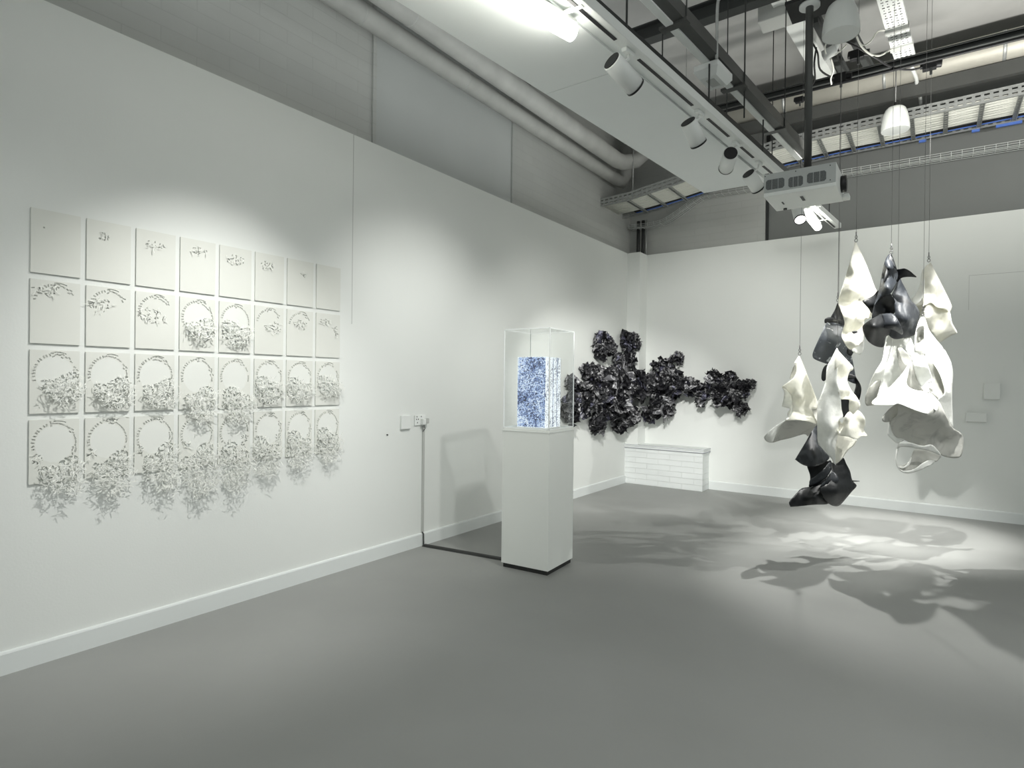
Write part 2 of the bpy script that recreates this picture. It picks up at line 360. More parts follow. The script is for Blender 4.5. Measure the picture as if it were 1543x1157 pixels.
# ------------------------------------------------------------------ roof level: duct, beams
t = empty('air_duct', (4, -0.95, 4.87), 'large round silver air duct crossing behind the cable ladder', 'duct')
m = MB(); m.tube([(1.2, -0.95, 4.87), (10, -0.95, 4.87)], 0.15, 24); m.build('duct_run', MT['duct'], t, True)
for x in (2.3, 3.3, 4.3, 5.3):
    m = MB(); m.tube([(x, -0.95, 4.87), (x+0.03, -0.95, 4.87)], 0.154, 24); m.build('duct_band', MT['steel'], t, True)
b = MB(); b.box((0.9, -1.0, 4.57), (10, -0.93, 4.71)); tag(b.build('steel_beam', MT['greysteel']), 'grey flat steel beam between the silver duct and the cable ladder', 'beam')
def ubeam(name, a, b_, label, w=0.1, h=0.16, mt='darksteel'):
    a = Vector(a); b_ = Vector(b_)
    m = MB(); a = Vector(a); b_ = Vector(b_)
    m.bar(a+Vector((0, 0, h/2)), b_+Vector((0, 0, h/2)), w, 0.012); m.bar(a-Vector((0, 0, h/2)), b_-Vector((0, 0, h/2)), w, 0.012); m.bar(a, b_, 0.012, h)
    return tag(m.build(name, MT[mt]), label, 'beam')
_a = at(960, 57, 'z', 4.9); _b = at(1110, 4, 'z', 4.9); _d = (_b-_a)/(_b.x-_a.x)
ubeam('steel_beam', _a-_d*(_a.x+0.1), _a+_d*(9.5-_a.x), 'dark steel cross beam above the track at the top of the view', 0.12, 0.14)
ubeam('steel_beam', (0.9, -2.1, 4.46), (10, -2.0, 4.46), 'dark steel cross beam behind the projector pole under the roof', 0.07, 0.05)
m = MB(); m.tube([(1.3, -2.22, 4.36), (10, -2.12, 4.36)], 0.016, 8); tag(m.build('conduit', MT['black'], None, True), 'black cable run slung below the far dark cross beam', 'conduit')
# white painted diagonal roof channel
a, c = at(1165, -30, 'z', 5.0), at(1263, 147, 'z', 5.0)
m = MB(); m.bar(a+(a-c)*0.5, c, 0.17, 0.1); tag(m.build('roof_channel', MT['trunk']), 'white painted roof channel passing behind the projector pole', 'beam')
a = at(1170, 30, 'z', 4.9)
m = MB(); m.box((a.x-0.14, a.y-0.12, 4.86), (a.x+0.14, a.y+0.1, 5.02)); tag(m.build('junction_box', MT['trunkgrey'], bevel=0.01), 'pale grey box on the white roof channel left of the projector pole', 'box')
# ------------------------------------------------------------------ ceiling raft, track, trunking
U = Vector((0.0843, 0.9964, 0)); V = Vector((0.9964, -0.0843, 0))
def onu(p, y):   # point along direction U through p at given y
    p = Vector(p); return p + U*((y-p.y)/U.y)
ZR = 3.41
Ra, Rb = Vector((1.755, -4.32, ZR)), Vector((2.23, -5.75, ZR))
rm = MB()
YE = -2.62
cor = [onu(Ra, -12.5), onu(Rb, -12.5), onu(Rb, YE), onu(Ra, YE)]
bk = []
for y0, y1 in ((-12.5, -10.0), (-9.996, -7.62), (-7.616, -5.226), (-5.222, YE)):
    q = [onu(Ra, y0), onu(Rb, y0), onu(Rb, y1), onu(Ra, y1)]
    n = len(rm.v); rm.v += [tuple(p) for p in q] + [tuple(p+Vector((0, 0, 0.05))) for p in q]
    for f in ((3,2,1,0),(4,5,6,7),(0,1,5,4),(1,2,6,5),(2,3,7,6),(3,0,4,7)): rm.f.append(tuple(n+k for k in f)); rm.mi.append(0)
t = empty('ceiling_board', onu(Ra, -5), 'long white ceiling board hung beside the lighting track', 'ceiling panel')
rm.build('board', MT['raft'], t)
for y in (-9, -5.3, -3.2):
    p = onu(Ra, y)+V*0.06+Vector((0, 0, .05)); m = MB(); m.tube([p, (p.x, p.y, 5.2)], 0.004, 5); m.build('hanger', MT['steel'], t)
# track
Ta = at(845.8, 0, 'z', 3.40); Tb = at(1256, 345, 'z', 3.40); Tdir = (Tb-Ta).normalized(); Tn = Tdir.cross(Vector((0, 0, 1))).normalized()
def tr(s, off=0, dz=0): return Ta + Tdir*s + Tn*off + Vector((0, 0, dz))
TL = (Tb-Ta).length
t = empty('lighting_track', tr(3), 'long white suspended lighting track with black slots beside the ceiling board', 'lighting track')
m = MB(); m.bar(tr(-5, 0.045, 0.03), tr(TL, 0.045, 0.03), 0.075, 0.06); m.build('track_body', MT['trunk'], t, bevel=0.004)
m = MB(); m.bar(tr(-5, -0.035, 0.045), tr(3.2, -0.035, 0.045), 0.06, 0.045); m.build('side_flange', MT['raft'], t)
def spx(px, py):
    p = at(px, py, 'z', 3.40); return (p-Ta).dot(Tdir)
slots = [((846, 0), (922, 62)), ((955, 92), (1033, 162)), ((1058, 181), (1089, 208)), ((1106, 224), (1124, 240)), ((1140, 252), (1154, 264)), ((1228, 322), (1253, 343))]
for (p, q) in slots:
    m = MB(); m.bar(tr(max(-5, spx(*p)), 0.03, -0.0005), tr(spx(*q), 0.03, -0.001), 0.02, 0.004); m.build('slot', MT['black'], t)
for k in range(6):
    p = tr(-0.6+k*1.15, 0.05, 0.06); m = MB(); m.tube([p, p+Vector((0, 0, 0.31))], 0.006, 6); m.build('hanger', MT['darksteel'], t)
# dark strut channel above the track
Sa = at(879, 0, 'z', 3.78); Sb = at(1168, 250, 'z', 3.78); Sd = (Sb-Sa).normalized(); Sn = Sd.cross(Vector((0, 0, 1))).normalized(); SL = (Sb-Sa).length
def ts(s, off=0, dz=0): return Sa+Sd*s+Sn*off+Vector((0, 0, dz))
t = empty('strut_channel', ts(2), 'dark slotted strut channel above the lighting track', 'strut')
m = MB(); m.bar(ts(-4.5, 0, 0.055), ts(SL+0.8, 0, 0.055), 0.055, 0.006); m.bar(ts(-4.5, -0.025, 0.03), ts(SL+0.8, -0.025, 0.03), 0.005, 0.055); m.bar(ts(-4.5, 0.025, 0.03), ts(SL+0.8, 0.025, 0.03), 0.005, 0.055)
m.bar(ts(-4.5, -0.018, 0.002), ts(SL+0.8, -0.018, 0.002), 0.018, 0.004); m.bar(ts(-4.5, 0.018, 0.002), ts(SL+0.8, 0.018, 0.002), 0.018, 0.004)
m.build('channel', MT['darksteel'], t)
m = MB(); s_ = -4.4
while s_ < SL+0.7: m.bar(ts(s_, -0.0285, 0.03), ts(s_+0.03, -0.0285, 0.03), 0.002, 0.014); s_ += 0.055
m.build('slot', MT['black'], t).__setitem__('kind', 'stuff')
for k in range(4):
    q = ts(-0.2+k*1.2, 0, 0.055); m = MB(); m.tube([q, (q.x, q.y, 5.2)], 0.005, 6); m.build('hanger_rod', MT['darksteel'], t)
# right-hand lit trunking
Qa = at(985, 12, 'z', 3.8); Qb = at(1205, 240, 'z', 3.8); Qd = (Qb-Qa).normalized(); Qn = Qd.cross(Vector((0, 0, 1))).normalized(); QL = (Qb-Qa).length
def tq(s, off=0, dz=0): return Qa+Qd*s+Qn*off+Vector((0, 0, dz))
t = empty('cable_trunking', tq(1), 'suspended grey trunking with a pale lid strip beside the emergency light', 'trunking')
m = MB(); m.bar(tq(-3, 0.05, 0.05), tq(QL, 0.05, 0.05), 0.09, 0.09); m.build('trunking_body', MT['greysteel'], t)
m = MB(); m.bar(tq(-3, 0.0, -0.002), tq(QL, 0.0, -0.002), 0.05, 0.012); m.build('lid_strip', MT['trunk'], t)
def sq(px, py): return (at(px, py, 'z', 3.8)-Qa).dot(Qd)
for p in ((1012, 40), (1104, 133), (1165, 198)):
    s = sq(*p); m = MB(); m.bar(tq(s-0.03, 0.02, 0.0), tq(s+0.03, 0.02, 0.0), 0.19, 0.02); m.build('bracket', MT['greysteel'], t)
    m = MB(); q = tq(s, 0.1, 0); m.tube([q, (q.x, q.y, 5.2)], 0.005, 6); m.build('hanger_rod', MT['darksteel'], t)
# emergency light
s = sq(1072, 106); q = tq(s, 0.0, -0.05)
mt4 = Matrix.Translation(q) @ Matrix(((Qn.x, Qd.x, 0, 0), (Qn.y, Qd.y, 0, 0), (0, 0, 1, 0), (0, 0, 0, 1)))
t = empty('emergency_light', q, 'white box emergency light with angled clear cover under the grey trunking', 'emergency light')
m = MB(); m.box((-0.09, -0.14, 0.0), (0.09, 0.14, 0.045), mt4); m.build('housing', MT['trunk'], t, bevel=0.006)
m = MB(); w0, w1 = (0.09, 0.14), (0.062, 0.10)
lo = [mt4 @ Vector((sx*w1[0], sy*w1[1], -0.045)) for sx, sy in ((-1,-1),(1,-1),(1,1),(-1,1))]; hi = [mt4 @ Vector((sx*w0[0], sy*w0[1], 0.0)) for sx, sy in ((-1,-1),(1,-1),(1,1),(-1,1))]
m.quad(*lo[::-1])
for k in range(4): m.quad(hi[k], hi[(k+1) % 4], lo[(k+1) % 4], lo[k])
m.build('cover', MT['clearwhite'], t)
m = MB(); m.box((-0.03, -0.06, -0.048), (0.03, 0.06, -0.044), mt4); m.build('led_module', MT['trunkgrey'], t)
m = MB(); c0 = at(1080, 88, 'z', 3.78)
m.tube(catmull([(c0.x, c0.y, 3.78), (c0.x, c0.y, 4.12), (c0.x+0.02, c0.y, 4.2), (c0.x+0.10, c0.y, 4.24), (c0.x+0.6, c0.y, 4.25)], 4), 0.011, 8)
tag(m.build('conduit', MT['steel'], None, True), 'bent steel conduit dropping to the emergency light', 'conduit')

# battens (fluorescent style lamps)
def batten(px0, px1, label, ext=0):
    a = at(*px0, 'z', 3.34); c = at(*px1, 'z', 3.34); d = (c-a).normalized(); a = a - d*ext
    t = empty('batten_light', a, label, 'ceiling light', None)
    m = MB(); m.bar(a+Vector((0, 0, 0.048)), c+Vector((0, 0, 0.048)), 0.07, 0.018); m.build('batten_tray', MT['trunk'], t)
    for s_ in (0.08, 0.92):
        q = a+(c-a)*s_+Vector((0, 0, 0.057)); w_ = Vector((0.13, 0, 0)); m = MB(); m.bar(q+Vector((0, 0, 0.004)), q+w_+Vector((0, 0, 0.004)), 0.03, 0.008); m.bar(q, q+Vector((0, 0, 0.016)), 0.03, 0.03, Vector((1, 0, 0))); m.build('fixing_bracket', MT['trunk'], t)
    m = MB(); m.tube([a, c], 0.042, 16); m.build('diffuser', MT['lamp'], t, True)
batten((775, 0), (862, 50), 'lit tubular batten lamp under the near end of the ceiling board', 0.7)
batten((1216, 322), (1232, 342), 'lit tubular batten lamp below the projector at the track end', 0.05)
# spotlights
def spotlight(adp, top, bot, label, lit=False, dz0=0.12, dz1=0.28, flip=False):
    s = spx(*adp); base = tr(s, 0.03, 0)
    a = at(*top, 'z', 3.40-dz0); c = at(*bot, 'z', 3.40-dz1); d = (c-a); L = max(0.17, min(0.22, d.length)); d.normalize(); c = a + d*L
    t = empty('track_spotlight', base, label, 'spotlight', 'white cylinder spotlights on the lighting track')
    m = MB(); m.bar(base-Tdir*0.05+Vector((0, 0, -0.012)), base+Tdir*0.05+Vector((0, 0, -0.012)), 0.034, 0.024); m.build('track_adapter', MT['trunk'], t, bevel=0.003)
    m = MB(); m.tube([base+Vector((0, 0, -0.02)), base+Vector((0, 0, -0.05)), a+d*0.02], 0.008, 8); m.build('stem', MT['trunk'], t, True)
    m = MB(); m.tube([a, a+d*0.004, a+d*(L-0.012)], 0.056, 28, radii=[0.053, 0.056, 0.056]); m.build('spot_body', MT['trunk'], t, True)
    m = MB(); m.tube([a-d*0.002, a-d*0.006], 0.05, 24); m.build('heat_sink', MT['black'], t)
    m = MB(); m.tube([a+d*(L-0.012), c-d*0.001, c], 0.057, 28, radii=[0.0575, 0.0575, 0.051], cap=False); m.build('rim', MT['black'], t)
    m = MB(); m.tube([a+d*(L-0.008), a+d*(L-0.005)], 0.05, 24); m.build('lens', MT['lens'] if lit else MT['black'], t)
    return c, d
S = []
S.append(spotlight((938, 80), (922, 92), (958, 132), 'large white spotlight on the track in front of the ceiling board, nearest the camera', dz0=.12, dz1=.21))
S.append(spotlight((1041, 172), (1037, 184), (1053, 217), 'white spotlight second along the track, tilted with black rim down', dz1=0.235))
S.append(spotlight((1098, 218), (1101, 231), (1091, 262), 'white spotlight third along the track, its black rear end towards the room', dz0=.14, dz1=0.19))
S.append(spotlight((1131, 247), (1128, 262), (1142, 284), 'white spotlight fourth along the track, partly behind the projector', dz1=0.22))
S.append(spotlight((1206, 306), (1201, 312), (1207, 335), 'lit white spotlight with glowing lens below the projector', lit=True, dz0=0.08, dz1=0.28))

# ------------------------------------------------------------------ projector
zb0 = 2.95
A0 = at(1150, 297, 'z', zb0); B0 = at(1260, 280, 'z', zb0); Cc = at(1277, 303, 'z', zb0)
PX0, PX1, PY0, PY1 = A0.x, B0.x, (A0.y+B0.y)/2, Cc.y
ztop = at(1205, 253, 'y', PY0).z
t = empty('projector', ((PX0+PX1)/2, (PY0+PY1)/2, zb0), 'large white ceiling projector with three vent grilles hung on a steel pole', 'projector')
boxobj('casing', (PX0, PY0+0.004, zb0), (PX1, PY1, ztop), MT['proj'], t, bevel=0.008)
boxobj('vent_panel', (PX0+0.002, PY0, zb0+0.03), (PX1-0.002, PY0+0.006, ztop-0.003), MT['projside'], t, bevel=0.002)
for (pa, pb) in (((1154, 288), (1182, 266)), ((1188, 283), (1210, 264)), ((1216, 279), (1245, 254))):
    a = at(*pa, 'y', PY0); c = at(*pb, 'y', PY0); z0, z1 = min(a.z, c.z), max(a.z, c.z)
    zc = (z0+z1)/2; h = 0.076
    m = MB(); cc = 0.012
    pts = [(a.x+cc, zc-h/2), (c.x-cc, zc-h/2), (c.x, zc-h/2+cc), (c.x, zc+h/2-cc), (c.x-cc, zc+h/2), (a.x+cc, zc+h/2), (a.x, zc+h/2-cc), (a.x, zc-h/2+cc)]
    m.v = [(p[0], PY0-0.002, p[1]) for p in pts] + [(p[0], PY0+0.002, p[1]) for p in pts]; m.f = [tuple(range(8))]+[(k, k+8, (k+1) % 8+8, (k+1) % 8) for k in range(8)]; m.mi = [0]*9
    g = m.build('vent_grille', MT['grille'], t)
    for q in (0.33, 0.67):
        m = MB(); xx = a.x+(c.x-a.x)*q; m.box((xx-0.0015, PY0-0.0035, zc-h/2), (xx+0.0015, PY0-0.0015, zc+h/2)); m.build('grille_bar', MT['projside'], g)
for (px, py) in ((1153, 266), (1251, 249), (1251, 271), (1199, 258)):
    q = at(px, py, 'y', PY0); m = MB(); m.tube([(q.x, PY0-0.002, q.z), (q.x, PY0+0.002, q.z)], 0.004, 8); m.build('screw', MT['black'], t)
m = MB(); q = at(1272, 277, 'x', PX1+0.02)
m.tube([(PX1-0.01, q.y, q.z), (PX1+0.035, q.y, q.z), (PX1+0.036, q.y, q.z), (PX1+0.01, q.y, q.z)], 0.06, 24, radii=[0.062, 0.062, 0.05, 0.045]); m.build('lens_barrel', MT['black'], t, True)
boxobj('lens_guard', (PX1, PY1-0.1, zb0+0.002), (PX1+0.045, PY1-0.01, zb0+0.035), MT['proj'], t, bevel=0.004)
m = MB(); m.box((PX0+0.235, PY0+0.13, zb0-0.003), (PX0+0.255, PY0+0.25, zb0+0.001)); m.build('recess', MT['darksteel'], t)
m = MB(); m.box((PX0+0.09, PY0+0.2, zb0-0.003), (PX0+0.1, PY0+0.27, zb0+0.001)); m.build('recess', MT['darksteel'], t)
m = MB(); m.tube([(PX0+0.08, PY1-0.06, zb0-0.012), (PX0+0.08, PY1-0.06, zb0)], 0.014, 12); m.build('foot', MT['black'], t)
m = MB()
for k in range(13): m.box((PX0+0.1+k*0.028, PY0+0.06, ztop), (PX0+0.115+k*0.028, PY0+0.2, ztop+0.014))
m.box((PX0+0.1, PY0+0.08, ztop), (PX1-0.06, PY0+0.3, ztop+0.008)); m.build('mounting_plate', MT['black'], t)
pp = at(1217, 246, 'y', (PY0+PY1)/2)
pole = empty('projector_pole', (pp.x, pp.y, 5.2), 'thick steel pole dropping from the roof to the projector', 'pole')
m = MB(); m.tube([(pp.x, pp.y, ztop+0.012), (pp.x, pp.y, 5.2)], 0.028, 18); m.build('tube', MT['greysteel'], pole, True)
m = MB(); m.tube([(pp.x, pp.y, ztop+0.012), (pp.x, pp.y, ztop+0.03)], 0.055, 18); m.build('lower_flange', MT['steel'], pole, True)
m = MB(); q = at(1217, 12, 'y', pp.y); m.tube([(pp.x, pp.y, q.z), (pp.x, pp.y, q.z+0.02)], 0.075, 20); m.build('upper_flange', MT['trunk'], pole, True)
m = MB(); m.box((pp.x-0.16, pp.y-0.1, q.z+0.021), (pp.x+0.2, pp.y+0.2, q.z+0.045)); tag(m.build('mounting_plate', MT['black']), 'black plate clamped at the top of the projector pole', 'plate')

# ------------------------------------------------------------------ pendants
def pendant(px, pyb, z, label, r=0.13, h=0.24):
    p = at(px, pyb, 'z', z)
    t = empty('pendant_speaker', (p.x, p.y, z), label, 'pendant', 'white cone pendants hanging from the roof')
    m = MB(); prof_ = [(0.0, -0.0), (r*0.985, 0.0), (r, 0.006), (r*0.985, 0.05), (r*0.93, 0.11), (r*0.84, 0.17), (r*0.70, h-0.02), (r*0.55, h), (0.03, h+0.006)]
    n = 32
    for (rr, zz) in prof_:
        for k in range(n):
            a = 2*math.pi*k/n; m.v.append((p.x+max(rr, .001)*math.cos(a), p.y+max(rr, .001)*math.sin(a), z+zz))
    for i in range(1, len(prof_)-1):
        for k in range(n): m.f.append((i*n+k, i*n+(k+1) % n, (i+1)*n+(k+1) % n, (i+1)*n+k)); m.mi.append(0)
    m.build('shade', MT['proj'], t, True)
    m = MB(); m.tube([(p.x, p.y, z+0.002), (p.x, p.y, z+0.008)], r*0.97, 32); m.build('front_grille', MT['clearwhite'], t)
    m = MB(); m.tube([(p.x, p.y, z+h), (p.x, p.y, z+h+0.05)], 0.018, 10); m.build('cable_grip', MT['black'], t, True)
    m = MB(); m.tube([(p.x, p.y, z+h+0.04), (p.x, p.y, 5.2)], 0.006, 6); m.build('flex', MT['wire'], t, True)
pendant(1267, 53, 4.17, 'white cone pendant at the top edge beside the projector pole')
pendant(1349, 197, 4.17, 'white cone pendant hanging in front of the cable ladder')

# white perforated tray under the roof
a = at(1336, -20, 'z', 4.75); c = at(1364, 88, 'z', 4.75); d = (c-a).normalized(); nn = d.cross(Vector((0, 0, 1))).normalized()
t = empty('perforated_tray', a, 'white perforated cable tray slanting down from the top edge', 'cable tray')
m = MB(); m.bar(a-d*0.5, c, 0.17, 0.035); m.build('tray_body', MT['trunk'], t)
m = MB(); L = (c-a).length; k = 0; s_ = 0.05; rnd = random.Random(3)
while s_ < L:
    for o_ in (-0.055, -0.02, 0.02, 0.055):
        q = a+d*s_+nn*o_+Vector((0, 0, -0.0185)); w = 0.02 if (k % 2) else 0.008
        m.bar(q-d*0.004, q+d*0.004, w, 0.003)
    s_ += 0.045; k += 1
m.build('hole', MT['black'], t).__setitem__('kind', 'stuff')
for s_ in (0.52*L, 0.78*L):
    m = MB(); q = a+d*s_; m.bar(q-d*0.035+Vector((0, 0, -0.01)), q+d*0.035+Vector((0, 0, -0.01)), 0.185, 0.05); m.build('strap', MT['trunkgrey'], t)
# dark roof struts and clamps near the pole
for i, (p0, p1, lab) in enumerate((((1228, 30), (1275, 118), 'dark roof strut just right of the projector pole'), ((1283, 55), (1311, 108), 'short dark roof strut between pendant and perforated tray'))):
    a = at(*p0, 'z', 4.65); c = at(*p1, 'z', 4.65)
    m = MB(); m.bar(a, c, 0.05, 0.05); m.bar(a+Vector((0, 0, 0.03)), c+Vector((0, 0, 0.03)), 0.09, 0.01); tag(m.build('roof_strut', MT['darksteel']), lab, 'strut')
def clamp(px, py, z, s, lab):
    p = at(px, py, 'z', z); t = empty('beam_clamp', p, lab, 'clamp')
    m = MB(); m.box((p.x-s*0.8, p.y-s*0.4, z-s*0.5), (p.x+s*0.5, p.y+s*0.4, z+s*0.45)); m.tube([(p.x-s, p.y, z+s*0.2), (p.x+s, p.y, z-s*0.1)], s*0.4, 10); m.build('jaw', MT['black'], t, bevel=0.006)
    m = MB(); m.tube([(p.x, p.y-s*0.3, z-s*0.4), (p.x, p.y-s*0.3, z-s*1.2)], s*0.13, 8); m.build('bolt', MT['darksteel'], t)
clamp(1268, 117, 4.42, 0.085, 'black beam clamp right of the projector pole'); clamp(1294, 82, 4.5, 0.085, 'black beam clamp between the near pendant and the perforated tray')
clamp(1403, 98, 4.38, 0.08, 'black beam clamp right of the perforated tray'); clamp(1206, 150, 4.42, 0.06, 'small black beam clamp just left of the projector pole')
def wirepx(pts, r, mt_, name, lab, cat='cable'):
    q = [at(x, y, 'z', z) for x, y, z in pts]; q = catmull([tuple(v) for v in q], 5)
    m = MB(); m.tube(q, r, 6); tag(m.build(name, MT[mt_], None, True), lab, cat)
wirepx([(1289, 50, 4.45), (1298, 70, 4.4), (1312, 82, 4.4), (1322, 84, 4.45), (1330, 82, 4.5), (1345, 73, 4.6)], 0.008, 'whitecable', 'white_cable', 'white cable looping from the near pendant to the perforated tray lower strap')
wirepx([(1290, 55, 4.5), (1300, 68, 4.45), (1312, 62, 4.45), (1322, 48, 4.55), (1333, 46, 4.65)], 0.006, 'whitecable', 'white_cable', 'thin white cable rising to the upper strap of the perforated tray')
wirepx([(1248, 60, 4.45), (1243, 72, 4.4), (1248, 85, 4.4), (1262, 80, 4.4), (1275, 68, 4.5)], 0.006, 'whitecable', 'white_cable', 'white cable loop hanging just right of the projector pole')
wirepx([(1252, 88, 4.45), (1256, 105, 4.4), (1252, 118, 4.38), (1253, 127, 4.35)], 0.007, 'whitecable', 'white_cable', 'white cable dangling below the roof strut by the pole')
wirepx([(1271, 60, 4.5), (1290, 70, 4.45), (1320, 88, 4.4), (1345, 102, 4.38), (1375, 105, 4.36), (1398, 98, 4.38)], 0.009, 'black', 'black_cable', 'black cable swagging to the beam clamp right of the tray')
wirepx([(1223, 63, 4.5), (1232, 80, 4.4), (1236, 105, 4.38), (1256, 118, 4.4)], 0.008, 'black', 'black_cable', 'black cable from the projector pole to the first beam clamp')
wirepx([(1230, 72, 4.5), (1227, 95, 4.35), (1228, 118, 4.35), (1224, 128, 4.35)], 0.008, 'black', 'black_cable', 'short black cable hanging beside the projector pole')
wirepx([(1374, 102, 4.7), (1381, 120, 4.7), (1381, 136, 4.7), (1386, 145, 4.72), (1387, 157, 4.72)], 0.018, 'trunk', 'flexible_conduit', 'white flexible conduit dropping onto the cable ladder', 'conduit')
q = at(1251, 80, 'z', 4.42); m = MB(); m.tube([(q.x-0.05, q.y-0.02, 4.40), (q.x+0.04, q.y, 4.44)], 0.045, 12); m.tube([(q.x+0.02, q.y, 4.42), (q.x+0.06, q.y, 4.52)], 0.03, 10)
tag(m.build('cable_reel', MT['trunk'], None, True), 'small coil of white cable right of the projector pole', 'cable coil')
# thin plumb wires near the track region
for k, (x, y0, z0) in enumerate(((1122, 120, 3.4), (1078, 190, 3.9))):
    p = at(x, y0, 'z', z0+0.5); m = MB(); m.tube([(p.x, p.y, z0+0.2), (p.x, p.y, 5.2)], 0.006 if k == 0 else 0.003, 6)
    tag(m.build('suspension_wire', MT['darksteel'], None, True), ('dark suspension rod right of the emergency light', 'thin suspension wire just below the emergency light')[k], 'wire')

# ------------------------------------------------------------------ small wall fittings
t = empty('blank_plate', (0, -4.845, 1.135), 'white square cover plate on the left wall, left of the sockets', 'wall plate')
boxobj('plate', (0, -4.905, 1.075), (0.022, -4.79, 1.195), MT['trunk'], t, bevel=0.004)
t = empty('double_socket', (0, -4.66, 1.145), 'white double power socket with a plug and adapter on the left wall', 'socket')
boxobj('faceplate', (0, -4.735, 1.10), (0.014, -4.6, 1.19), MT['trunk'], t, bevel=0.003)
m = MB()
for (y, z) in ((-4.714, 1.155), (-4.692, 1.155), (-4.703, 1.125), (-4.71, 1.178), (-4.655, 1.178)): m.box((0.0135, y-0.004, z-0.006), (0.0148, y+0.004, z+0.006))
m.build('socket_hole', MT['black'], t)
tp = empty('power_adapter', (0.02, -4.63, 1.14), 'white plug and rounded adapter pushed into the wall socket', 'plug')
m = MB(); m.box((0.0145, -4.665, 1.105), (0.05, -4.625, 1.16)); m.build('plug_body', MT['trunk'], tp, bevel=0.006)
m = MB(); m.tube([(0.03, -4.603, 1.115), (0.03, -4.603, 1.16)], 0.024, 16); m.build('adapter_body', MT['trunkgrey'], tp, bevel=0.004)
m = MB(); m.tube(catmull([(0.035, -4.64, 1.105), (0.035, -4.638, 1.085), (0.03, -4.62, 1.07), (0.012, -4.632, 1.04)], 4), 0.004, 6); m.build('flex', MT['wire'], tp, True)
tag(boxobj('cable_cover', (0, -4.63, 0.12), (0.012, -4.604, 1.09), MT['trunkgrey'], bevel=0.002), 'thin vertical cable cover below the wall sockets', 'cable cover')
m = MB(); m.tube([(0.012, -4.625, 0.125), (0.026, -4.622, 0.11), (0.027, -4.62, 0.01)], 0.005, 6); tag(m.build('cable', MT['darksteel'], None, True), 'short dark cable crossing the skirting at the floor', 'cable')
m = MB(); a = at(639, 822, 'z', 0.0); c = Vector((0.96, -4.5, 0)); a.x = 0.03
dd = (c-a).normalized(); nn = dd.cross(Vector((0, 0, 1)))
P_ = [(-0.035, 0), (-0.018, 0.013), (0.018, 0.013), (0.035, 0)]
for (p, q) in zip(P_, P_[1:]): m.quad(a+nn*p[0]+Vector((0,0,p[1])), a+nn*q[0]+Vector((0,0,q[1])), c+nn*q[0]+Vector((0,0,q[1])), c+nn*p[0]+Vector((0,0,p[1])))
tag(m.build('floor_cable_cover', MT['rubber']), 'black rubber floor cable cover running from the wall to the plinth', 'cable cover')
m = MB(); m.tube([(0.0, -5.054, 1.038), (0.012, -5.054, 1.038)], 0.005, 10); tag(m.build('wall_pin', MT['black'], None, True), 'tiny dark pin in the left wall beside the paper grid', 'pin')
# two white boxes on the back wall
b = MB(); b.box((4.242, -0.055, 1.367), (4.385, 0, 1.545)); tag(b.build('wall_box', MT['wall'], bevel=0.004), 'small square white box on the back wall, right of the hanging forms', 'wall box')
b = MB(); b.box((4.085, -0.055, 1.108), (4.272, 0, 1.21)); tag(b.build('wall_box', MT['wall'], bevel=0.004), 'low oblong white box on the back wall, below the square one', 'wall box')

# ------------------------------------------------------------------ plinth, case and lit stack
ang = math.radians(3.5); ctr = Vector((1.149, -4.446, 0))
PM = Matrix.Translation(ctr) @ Matrix.Rotation(ang, 4, 'Z'); hs = 0.2155
t = empty('display_plinth', ctr, 'tall white square display plinth with a recessed dark foot', 'plinth')
m = MB(); m.box((-hs, -hs, 0.035), (hs, hs, 1.128), PM); m.build('plinth_body', MT['plinth'], t, bevel=0.002)
m = MB(); m.box((-hs+0.012, -hs+0.012, 0), (hs-0.012, hs-0.012, 0.035), PM); m.build('plinth_foot', MT['rubber'], t)
m = MB(); m.box((-hs-0.003, -hs-0.003, 1.106), (hs+0.003, hs+0.003, 1.112), PM); m.build('seam', MT['trunk'], t)
t = empty('acrylic_case', ctr+Vector((0, 0, 1.128)), 'clear acrylic display case standing on the white plinth', 'display case')
hc = hs-0.006; zc0, zc1, th = 1.129, 1.925, 0.006
m = MB()
for lo, hi in (((-hc, -hc, zc0), (hc, -hc+th, zc1-th)), ((-hc, hc-th, zc0), (hc, hc, zc1-th)), ((-hc, -hc+th, zc0), (-hc+th, hc-th, zc1-th)), ((hc-th, -hc+th, zc0), (hc, hc-th, zc1-th)), ((-hc, -hc, zc1-th), (hc, hc, zc1))):
    m.box(lo, hi, PM)
m.build('acrylic_cover', MT['acrylic'], t)
m = MB(); e = 0.006
for sx, sy in ((-1, -1), (1, -1), (1, 1), (-1, 1)):
    m.box((sx*hc-e/2, sy*hc-e/2, zc0), (sx*hc+e/2, sy*hc+e/2, zc1), PM)
for (x0, y0, x1, y1) in ((-1, -1, 1, -1), (1, -1, 1, 1), (-1, 1, 1, 1), (-1, -1, -1, 1)):
    m.box((min(x0, x1)*hc-e/2, min(y0, y1)*hc-e/2, zc1-e), (max(x0, x1)*hc+e/2, max(y0, y1)*hc+e/2, zc1+e/2), PM)
    m.box((min(x0, x1)*hc-e/2, min(y0, y1)*hc-e/2, zc0), (max(x0, x1)*hc+e/2, max(y0, y1)*hc+e/2, zc0+0.009), PM)
m.build('glued_edge', MT['acredge'], t)
labs = ['front lit slab with a blue leafy picture, in the acrylic case', 'lit slab directly behind the blue picture slab in the case', 'lit slab third from the front in the case', 'rearmost lit slab in the acrylic case']
